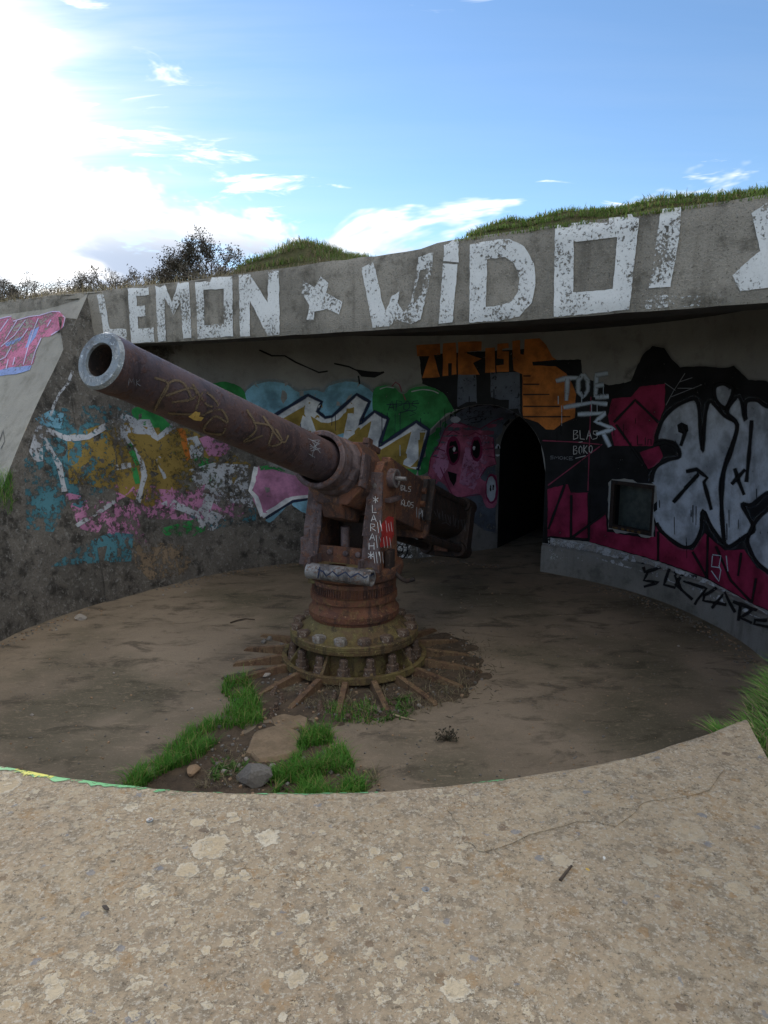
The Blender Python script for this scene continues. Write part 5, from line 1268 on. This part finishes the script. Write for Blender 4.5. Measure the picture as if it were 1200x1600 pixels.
def rock_mesh(seed, sub=2, flat=.6):
    bm = bmesh.new(); bmesh.ops.create_icosphere(bm, subdivisions=sub, radius=1)
    for v in bm.verts:
        k = 1 + .30 * fbm(v.co.x, v.co.y, v.co.z + seed * 7, 1.1) + .12 * fbm(v.co.x, v.co.y, v.co.z + seed, 3.2); v.co *= k
    rs_ = random.Random(int(seed * 13) + 1)
    for _ in range(9):
        n_ = Vector((rs_.uniform(-1, 1), rs_.uniform(-1, 1), rs_.uniform(-1, 1))).normalized(); d_ = rs_.uniform(.55, .85)
        for v in bm.verts:
            e_ = v.co.dot(n_) - d_
            if e_ > 0: v.co -= n_ * e_ * .92
    for v in bm.verts: v.co.z *= flat
    me = bpy.data.meshes.new('stone'); bm.to_mesh(me); bm.free(); return me
ROCKS = []
for m_ in ('stone_pale', 'stone_grey', 'stone_tan', 'stone_dark'):
    row = []
    for k in range(3): me = rock_mesh(k + len(ROCKS) * 3); me.materials.append(MATS[m_]); row.append(me)
    ROCKS.append(row)
def stone(px, py, size, kind, label, group=None, sq=(1, .8, .6)):
    p = at_z(px, py, 0); o = bpy.data.objects.new('stone', ROCKS[kind][random.randrange(3)]); COL.objects.link(o)
    z = ground_z(p.x, p.y); o.scale = (size * sq[0], size * sq[1], size * sq[2] / .6); o.location = (p.x, p.y, z + size * sq[2] * .55); o.rotation_euler = (U(-.2, .2), U(-.2, .2), U(0, 6.28))
    return tag(o, label, 'stone', group)
stone(126, 968, .085, 0, 'pale stone lying on the pit floor against the rough side wall')
stone(302, 1209, .07, 2, 'flat orange tan stone between the two patches of grass', sq=(1.2, .8, .45))
stone(398, 1222, .15, 1, 'large grey rock bedded in the soil beside the parapet edge', sq=(1.2, .7, .55))
stone(420, 1056, .085, 0, 'white elongated stone resting between two foot ribs of the gun', sq=(1.3, .45, .45))
stone(400, 1038, .05, 0, 'small white lump beside the foremost left foot rib')
for (x, y, s_) in ((422, 1000, .05), (412, 1005, .045), (430, 1012, .035), (440, 1008, .03), (432, 998, .035)):
    stone(x, y, s_, 1, 'grey pebble in the little heap by the anchor ring', 'pebble heap by the anchor ring')
for (x, y, s_) in ((385, 1015, .02), (398, 1030, .022), (372, 1095, .02), (455, 1058, .03), (300, 1108, .018), (50, 1118, .02), (178, 1052, .015), (230, 1145, .018), (260, 1125, .015), (620, 1068, .03), (655, 1105, .028), (705, 1000, .02), (88, 985, .02), (205, 948, .02), (255, 930, .022), (290, 926, .02), (352, 900, .022), (690, 930, .015), (720, 950, .015), (1005, 960, .015), (935, 925, .015), (370, 985, .012), (310, 1030, .014), (430, 1120, .02), (340, 1198, .03), (350, 1210, .03), (372, 1200, .025), (385, 1190, .025), (410, 1180, .03), (425, 1200, .03), (580, 1240, .02), (1060, 1010, .02)):
    stone(x, y, s_, random.choice((0, 0, 1)), 'small loose stone scattered on the pit floor', 'small loose stones on the pit floor')
for (x, y, s_) in ((425, 1088, .032), (440, 1100, .03), (432, 1112, .03), (500, 1112, .032), (520, 1098, .03), (470, 1095, .03), (545, 1125, .028), (425, 1122, .026), (485, 1085, .03)):
    p = at_z(x, y, 0); o = bpy.data.objects.new('loose_nut', stud_me); COL.objects.link(o); o.location = (p.x, p.y, ground_z(p.x, p.y) - .01); o.scale = (.44,) * 3; o.rotation_euler = (U(-.5, .5), U(-.5, .5), U(0, 3)); tag(o, 'rusty stud sticking out of the soil between the foot ribs', 'bolt', 'rusty studs in the soil')
gr = MB()
gp_ = MB()
for k in range(3000):
    if k < 900:
        p = at_z(U(330, 770), U(985, 1250), 0)
        if not inside(p.x, p.y, WEDGE): continue
        s_ = U(.004, .014)
    elif k < 2000: p = at_z(U(-40, 1180), U(880, 1225), 0); s_ = U(.002, .008) * (1.6 if rnd() < .05 else 1)
    else:
        f = random.choice((U(-115, -5), U(20, 100))); nn = A * math.cos(math.radians(f)) + L * math.sin(math.radians(f)); p = (C1 if abs(f) < 90 else C0) + nn * (RAD - .08 - (.1 if f > 0 else 0) - abs(random.gauss(0, .13))); s_ = U(.003, .012)
    if p.y > 12.5: continue
    z = ground_z(p.x, p.y) + s_ * .4 + .012 * fbm(p.x, p.y, 3, .6)
    a = U(0, 6.28); (gr if rnd() < .6 else gp_).box((p.x, p.y, z), Vector((math.cos(a), math.sin(a), U(-.3, .3))) * s_, Vector((-math.sin(a), math.cos(a), U(-.3, .3))) * s_ * U(.5, 1), Vector((U(-.2, .2), 0, 1)) * s_ * .6)
tag(gp_.build('pale_grit', 'stone_tan', weld=False), 'pale grit scattered over the pit floor', None, None, 'stuff')
tag(gr.build('grit', 'stone_grey', weld=False), 'grit and small rubble strewn over the pit floor', None, None, 'stuff')
# broken piece of floor slab between the grass strips
def fragment(px, label, mat='slab_fragment', h=.05):
    pts = []
    for (x, y) in dens(px, 7):
        p = at_z(x + U(-2, 2), y + U(-2, 2), 0); pts.append(p)
    n = len(pts); c = sum(pts, Vector()) / n; vs = []; fs = []
    for k, (sc_, z) in enumerate(((1.03, -.02), (1.0, h * .6), (.93, h * .95), (.7, h * 1.0), (.4, h * 1.05))):
        vs += [Vector((c.x + (p.x - c.x) * sc_, c.y + (p.y - c.y) * sc_, z + (.012 * fbm(p.x * sc_, p.y * sc_, k, 6.0) if k else 0))) for p in pts]
    for k in range(4): fs += [(k * n + i, k * n + (i + 1) % n, (k + 1) * n + (i + 1) % n, (k + 1) * n + i) for i in range(n)]
    fs.append(tuple(range(4 * n, 5 * n)))
    return tag(MB().add(vs, fs, True).build('slab_fragment', mat), label, 'rubble')
fragment([(398, 1152), (425, 1140), (455, 1143), (472, 1155), (468, 1178), (445, 1190), (405, 1195), (385, 1180)], 'broken tan slab of floor concrete between the grass strips')
fragment([(425, 1125), (445, 1118), (478, 1124), (480, 1140), (450, 1142), (428, 1136)], 'flat rusty brown slab edge at the tips of the foot ribs', h=.03)
# dry plant, sticks and twigs
def twig(pts, r, label, mat='twig', cat='twig', z=None):
    w_ = [at_z(x, y, 0) + Vector((0, 0, ground_z(*at_z(x, y, 0).xy) + r)) for x, y in pts] if z is None else [at_z(x, y, z) + Vector((0, 0, r)) for x, y in pts]
    return tag(MB().tube(w_, [r * (1 - .5 * k / len(w_)) for k in range(len(w_))], 6).build('twig', mat), label, cat)
twig([(360, 974), (372, 970), (384, 968), (398, 969)], .010, 'thin dark twig on the open pit floor')
twig([(613, 1120), (630, 1123), (650, 1127)], .009, 'pale broken stick beside the foot ribs', 'straw')
twig([(875, 1378), (884, 1366), (893, 1355)], .006, 'dark twig lying on the lichen spotted parapet', 'twig', z=ZP)
dpl = MB(); c = at_z(698, 1156, 0)
for k in range(46):
    a = U(0, 6.28); e = U(.2, 1.2); d = Vector((math.cos(a) * math.cos(e), math.sin(a) * math.cos(e), math.sin(e))); l_ = U(.05, .12)
    dpl.tube([c, c + d * l_ * .6, c + d * l_ + Vector((0, 0, U(-.01, .02)))], [.003, .0022, .001], 4, False); q = c + d * l_
    dpl.box(q, (U(.004, .008), 0, .002), (0, U(.003, .007), 0), (.001, 0, U(.003, .007)))
tag(dpl.build('dry_plant', 'bush_leaf', weld=False), 'small dead dark plant on the bare pit floor', 'plant')
dl_ = MB()
for k in range(520):
    px_, py_ = 690 + random.gauss(0, 45), 1035 + random.gauss(0, 28); c = at_z(px_, py_, 0); a = U(0, 6.28); d = Vector((math.cos(a), math.sin(a), U(0, .8))) * U(.02, .07)
    dl_.tube([c + Vector((0, 0, ground_z(c.x, c.y))), c + d + Vector((0, 0, ground_z(c.x, c.y)))], [.003, .0015], 4, False)
tag(dl_.build('leaf_litter', 'bush_leaf', weld=False), 'dark leaf litter gathered behind the gun base', None, None, 'stuff')
# markers and litter on the parapet
def disc_marker(px, py, label):
    p = at_z(px, py, ZP); e = empty('survey_marker', p + Vector((0, 0, .002)), label, 'marker')
    MB().lathe(p, (0, 0, 1), [(-.005, .013), (.002, .013), (.002, .008), (.001, .0075)], 24).build('washer', 'steel_muzzle', e)
    MB().lathe(p, (0, 0, 1), [(-.003, .0078), (.003, .0078), (.004, .005), (.004, .0003)], 16).build('nail_head', 'steel_worn', e)
disc_marker(234, 1281, 'round metal marker set in a smooth grey patch of parapet'); disc_marker(665, 1390, 'round metal marker in the middle of the broad parapet')
def chip(px, py, s_, mat, label):
    p = at_z(px, py, ZP); o = bpy.data.objects.new('litter', rock_mesh(random.random() * 9, 1, .4)); o.data.materials.append(MATS[mat]); COL.objects.link(o); o.location = p + Vector((0, 0, s_ * .3)); o.scale = (s_, s_ * .5, s_ * .5); o.rotation_euler = (0, 0, U(0, 3)); tag(o, label, 'litter')
chip(944, 1342, .012, 'white_plastic', 'tiny white scrap of litter near the twig on the parapet'); chip(918, 1360, .012, 'yellow_bit', 'tiny yellow scrap of litter near the twig on the parapet'); chip(165, 1420, .022, 'stone_dark', 'small dark chip lying on the left part of the parapet')

# ------------------------------------------------------------------ grassy bank at the end of the parapet
def bank():
    vs, fs = [], []; nf, nr = 60, 26
    F1 = lambda r: f_edge(max(4.12, r)) + .3
    def hz(f, r):
        f1 = F1(r)
        k = max(0, min(1, (f1 - f) / 7)); e = max(0, min(1, (r - 3.9) / .3))
        return .92 + e * (.12 + .22 * k + .10 * fbm(r * math.cos(f / 57.3), r * math.sin(f / 57.3), 2, 2.2))
    for i in range(nf + 1):
        for j in range(nr + 1):
            r = 3.93 + 4.5 * (j / nr) ** 1.5; f1 = F1(r); f = F_END - 27 + (f1 - F_END + 27) * i / nf; p = pol(r, f, hz(f, r)); vs.append(p)
    for i in range(nf):
        for j in range(nr): a = i * (nr + 1) + j; fs.append((a, a + 1, a + nr + 2, a + nr + 1))
    o = tag(MB().add(vs, fs, True).build('earth_bank', 'earth_dry'), 'grass topped earth bank beside the end of the parapet', 'bank')
    sp = []
    for k in range(12000):
        r = 3.98 + 2.6 * rnd() ** 1.5; f = F1(r) - 26 * rnd() ** 1.2
        n_ = fbm(r * math.cos(f / 57.3), r * math.sin(f / 57.3), 5, 2.6)
        if n_ < -.25: continue
        p = pol(r, f, hz(f, r)); inw = (C0 - p).normalized(); sp.append((p.x, p.y, p.z - .01, .6 + .8 * max(0, n_ + .3), (inw.x * .9 + U(-.8, .8), inw.y * .9 + U(-.8, .8))) if r < 4.3 and rnd() < .6 else (p.x, p.y, p.z - .01, .6 + .8 * max(0, n_ + .3)))
    blades(sp, 'grass_bank', 'bank_grass', (.06, .15), .006, .9, 'long green grass overhanging the pit from the bank', seg=4)
    sp = [];
    for k in range(1500):
        r = 4.1 + 1.6 * rnd(); f = F1(r) - 14 * rnd(); p = pol(r, f, hz(f, r)); sp.append((p.x, p.y, p.z - .005, 1))
    blades(sp, 'leaf_green', 'bank_weeds', (.04, .09), .012, 1.5, 'broad leaved weeds at the corner of the parapet')
    sp = [];
    for k in range(900):
        r = 4.05 + .5 * rnd(); f = F1(r) - 24 * rnd(); p = pol(r, f, hz(f, r)); inw = (C0 - p).normalized(); sp.append((p.x, p.y, p.z, 1, (inw.x, inw.y)))
    blades(sp, 'grass_dry', 'bank_straw', (.06, .14), .003, 1.0, 'dry straw coloured grass hanging over the pit edge', seg=4)
bank()
# tuft at the foot of the sloping wing
sp = []
for k in range(900):
    d = ray(U(-60, 30), U(742, 800)); h = B_CONC.ray_cast(CAMP, d)[0]
    if h is None: continue
    sp.append((h.x - .03, h.y - .1, h.z - .02, 1))
blades(sp, 'grass_bank', 'wing_grass', (.12, .3), .004, 1.1, 'straggling grass at the foot of the sloping wing', seg=4)

# ------------------------------------------------------------------ plants on the roof
def roof_z(l): return ztop(max(-5.6, l))
def lip_l(px):
    lo, hi = -12.0, 8.0
    def pxof(l):
        p = W(lip(l), l, roof_z(l)) - CAMP; dep = p.y * CP - p.z * SP; return 600 + FPX * p.x / dep
    for _ in range(50):
        m_ = (lo + hi) / 2
        if pxof(m_) < px: lo = m_
        else: hi = m_
    return lo
def turf(name, l0, l1, hf, mat, label, cat, back=(.06, 1.6), nl=70):
    """earth and turf lying on the roof; hf(t along, s back) = height"""
    ns = 18; vs = []; fs = []
    for i in range(nl + 1):
        for j in range(ns + 1):
            l = l0 + (l1 - l0) * i / nl; s_ = j / ns; a = lip(l) + back[0] + .05 * fbm(l, 0, 3, 2.0) + (back[1] - back[0]) * s_
            vs.append(W(a, l, roof_z(l) - .02 + max(0, hf(i / nl, s_, l))))
    for i in range(nl):
        for j in range(ns): q = i * (ns + 1) + j; fs.append((q, q + 1, q + ns + 2, q + ns + 1))
    o = tag(MB().add(vs, fs, True).build(name, mat), label, cat); return o, vs
def sm(t): t = max(0, min(1, t)); return t * t * (3 - 2 * t)
LA, LB = lip_l(716), lip_l(1290)
def h_right(t, s_, l): return (.135 + .05 * fbm(l, s_, 2, 2.4)) * sm(s_ / .10) * sm(t / .02) * (1 - .35 * sm((t - .45) / .5)) + .10 * sm(s_ * 1.2) * sm(t / .1)
o_, tv = turf('roof_turf', LA, LB, h_right, 'ground_turf', 'thick mat of turf along the roof edge above the big white letters', 'turf')
def on(vs, n, zmin=None, jit=.05):
    out = []
    for k in range(n):
        p = random.choice(vs); out.append((p.x + U(-jit, jit), p.y + U(-jit, jit), p.z - .01, 1))
    return out
blades(on([p for k, p in enumerate(tv) if k % 19 < 7], 11000, jit=.06) + on(tv, 6000, jit=.06), 'grass_roof', 'roof_grass', (.03, .08), .0045, 1.0, 'short green turf grass on the roof above the big letters')
LC, LD = lip_l(318), lip_l(512)
def h_mound(t, s_, l):
    prof = .22 * sm(t / .30) * (1 - sm((t - .70) / .30)) + .11 * math.exp(-((t - .62) / .22) ** 2)
    return prof * sm(s_ / .16) * (1 + .25 * fbm(l, s_ * 2, 7, 2.5)) + .02
o_, mv = turf('grass_mound', LC, LD, h_mound, 'ground_turf', 'hummock of earth and grass on the roof beside the leafless bush', 'mound', (.10, 1.7))
hi_ = [p for p in mv if p.z > ZT - .3]
zs = sorted(p.z for p in mv); cut = zs[int(len(zs) * .2)]
blades(on([p for p in mv if p.z > cut], 6500, jit=.05), 'grass_roof', 'mound_grass', (.05, .13), .0045, .9, 'green grass crowning the hummock on the roof', seg=4)
blades(on(mv, 4500, jit=.05), 'grass_dry', 'mound_straw', (.05, .13), .004, 1.3, 'brown withered grass on the flank of the hummock')
LE, LF = lip_l(490), lip_l(620)
o_, bv_ = turf('earth_heap', LE, LF, lambda t, s_, l: (.16 * sm(t / .3) * (1 - sm((t - .8) / .2)) + .04 * fbm(l, s_, 4, 4)) * sm((s_ - .35) / .3), 'earth_dry', 'low heap of brown earth on the roof behind the hummock', 'mound', (.12, 2.2))
blades(on(bv_, 1300, jit=.05), 'grass_dry', 'heap_straw', (.02, .06), .004, 1.2, 'dry sparse growth on the low earth heap')
LG, LH = lip_l(-160), lip_l(372)
o_, lv_ = turf('roof_earth', LG, LH, lambda t, s_, l: (.07 + .05 * fbm(l, s_, 4, 1.5)) * sm(s_ / .1) + .25 * sm(s_), 'earth_dry', 'strip of earth along the roof edge under the brambles', 'earth', (.03, 2.6))
blades(on(lv_, 5000, jit=.08), 'grass_dry', 'roof_straw', (.06, .2), .004, 1.0, 'dry pale grass along the roof edge under the brambles', seg=4)

def bush(base, n, hgt, wid, leafn, mat_leaf, seed, spread=1.0, leaf=.02, up=.5, dense=.6):
    """branching twigs in one mesh, small leaves in another"""
    random.seed(seed); st, lf = MB(), MB(); tips = []
    def grow(p, d, l_, r, depth):
        q = p + d * l_; mid = (p + q) / 2 + Vector((U(-1, 1), U(-1, 1), U(-1, 1))) * l_ * .10
        st.tube([p, mid, q], [r, r * .85, r * .65], 4 if depth > 1 else 5, False)
        tips.append((q, depth)); tips.append((mid, depth))
        if depth >= 4: return
        for _ in range(random.choice((2, 2, 3, 3)) if depth < 3 else 2):
            nd = (d + Vector((U(-1, 1), U(-1, 1), U(-.5, .9))) * .75).normalized(); grow(q, nd, l_ * U(.55, .85), r * .62, depth + 1)
    for k in range(n):
        a = U(0, 6.28); e = U(up, 1.45); d = Vector((math.cos(a) * math.cos(e) * wid / hgt * 1.6, math.sin(a) * math.cos(e), math.sin(e))).normalized()
        grow(base + Vector((U(-.06, .06), U(-.06, .06), 0)) * spread, d, hgt * U(.28, .42), .011, 0)
    cen = base + Vector((0, 0, hgt * .5))
    inner = [t for t in tips if t[1] >= 2]
    for k in range(leafn):
        q, _ = random.choice(inner)
        dist = math.hypot((q.x - cen.x) / (wid * .5), (q.z - cen.z) / (hgt * .5))
        if rnd() > max(.12, 1.25 - dist * dense): continue
        q = q + Vector((U(-1, 1), U(-1, 1), U(-1, 1))) * .05; a = U(0, 6.28); n_ = Vector((U(-1, 1), U(-1, 1), U(-1, 1))).normalized(); e1 = n_.orthogonal().normalized() * leaf * U(.5, 1); e2 = n_.cross(e1).normalized() * leaf * U(.4, .8)
        lf.add([q - e1, q - e2 * .8, q + e1, q + e2 * .8], [(0, 1, 2, 3)])
    return st, lf
bl = lip_l(250); bb = W(lip(bl) + 1.0, bl - .15, roof_z(bl) + .05)
st, lf = bush(bb, 22, .74, 1.25, 10000, 'bush_leaf', 5, 1.2, .018, .25, .70)
bo = empty('hawthorn_bush', bb, 'nearly leafless dark bush with spreading twigs on the roof edge', 'bush')
st.build('branches', 'twig', bo, weld=False); tag(lf.build('foliage', 'bush_leaf', bo, weld=False), kind='stuff')
stb, lfb = MB(), MB()
for k in range(60):
    l = LG + (lip_l(275) - LG) * (k + U(-.3, .3)) / 59; b_ = W(lip(l) + U(.35, 1.8), l, roof_z(l) + .08)
    s1, l1 = bush(b_, 5, U(.30, .50), .9, 520, 'bush_leaf', 40 + k, 2.0, .016, .3, .7); stb.add(s1.v, s1.f, True); lfb.add(l1.v, l1.f)
tag(stb.build('bramble_stems', 'dead_stem', weld=False), 'tangled grey bramble stems along the roof edge', None, None, 'stuff')
tag(lfb.build('bramble_leaves', 'bush_leaf', weld=False), 'small dark leaves in the bramble tangle', None, None, 'stuff')
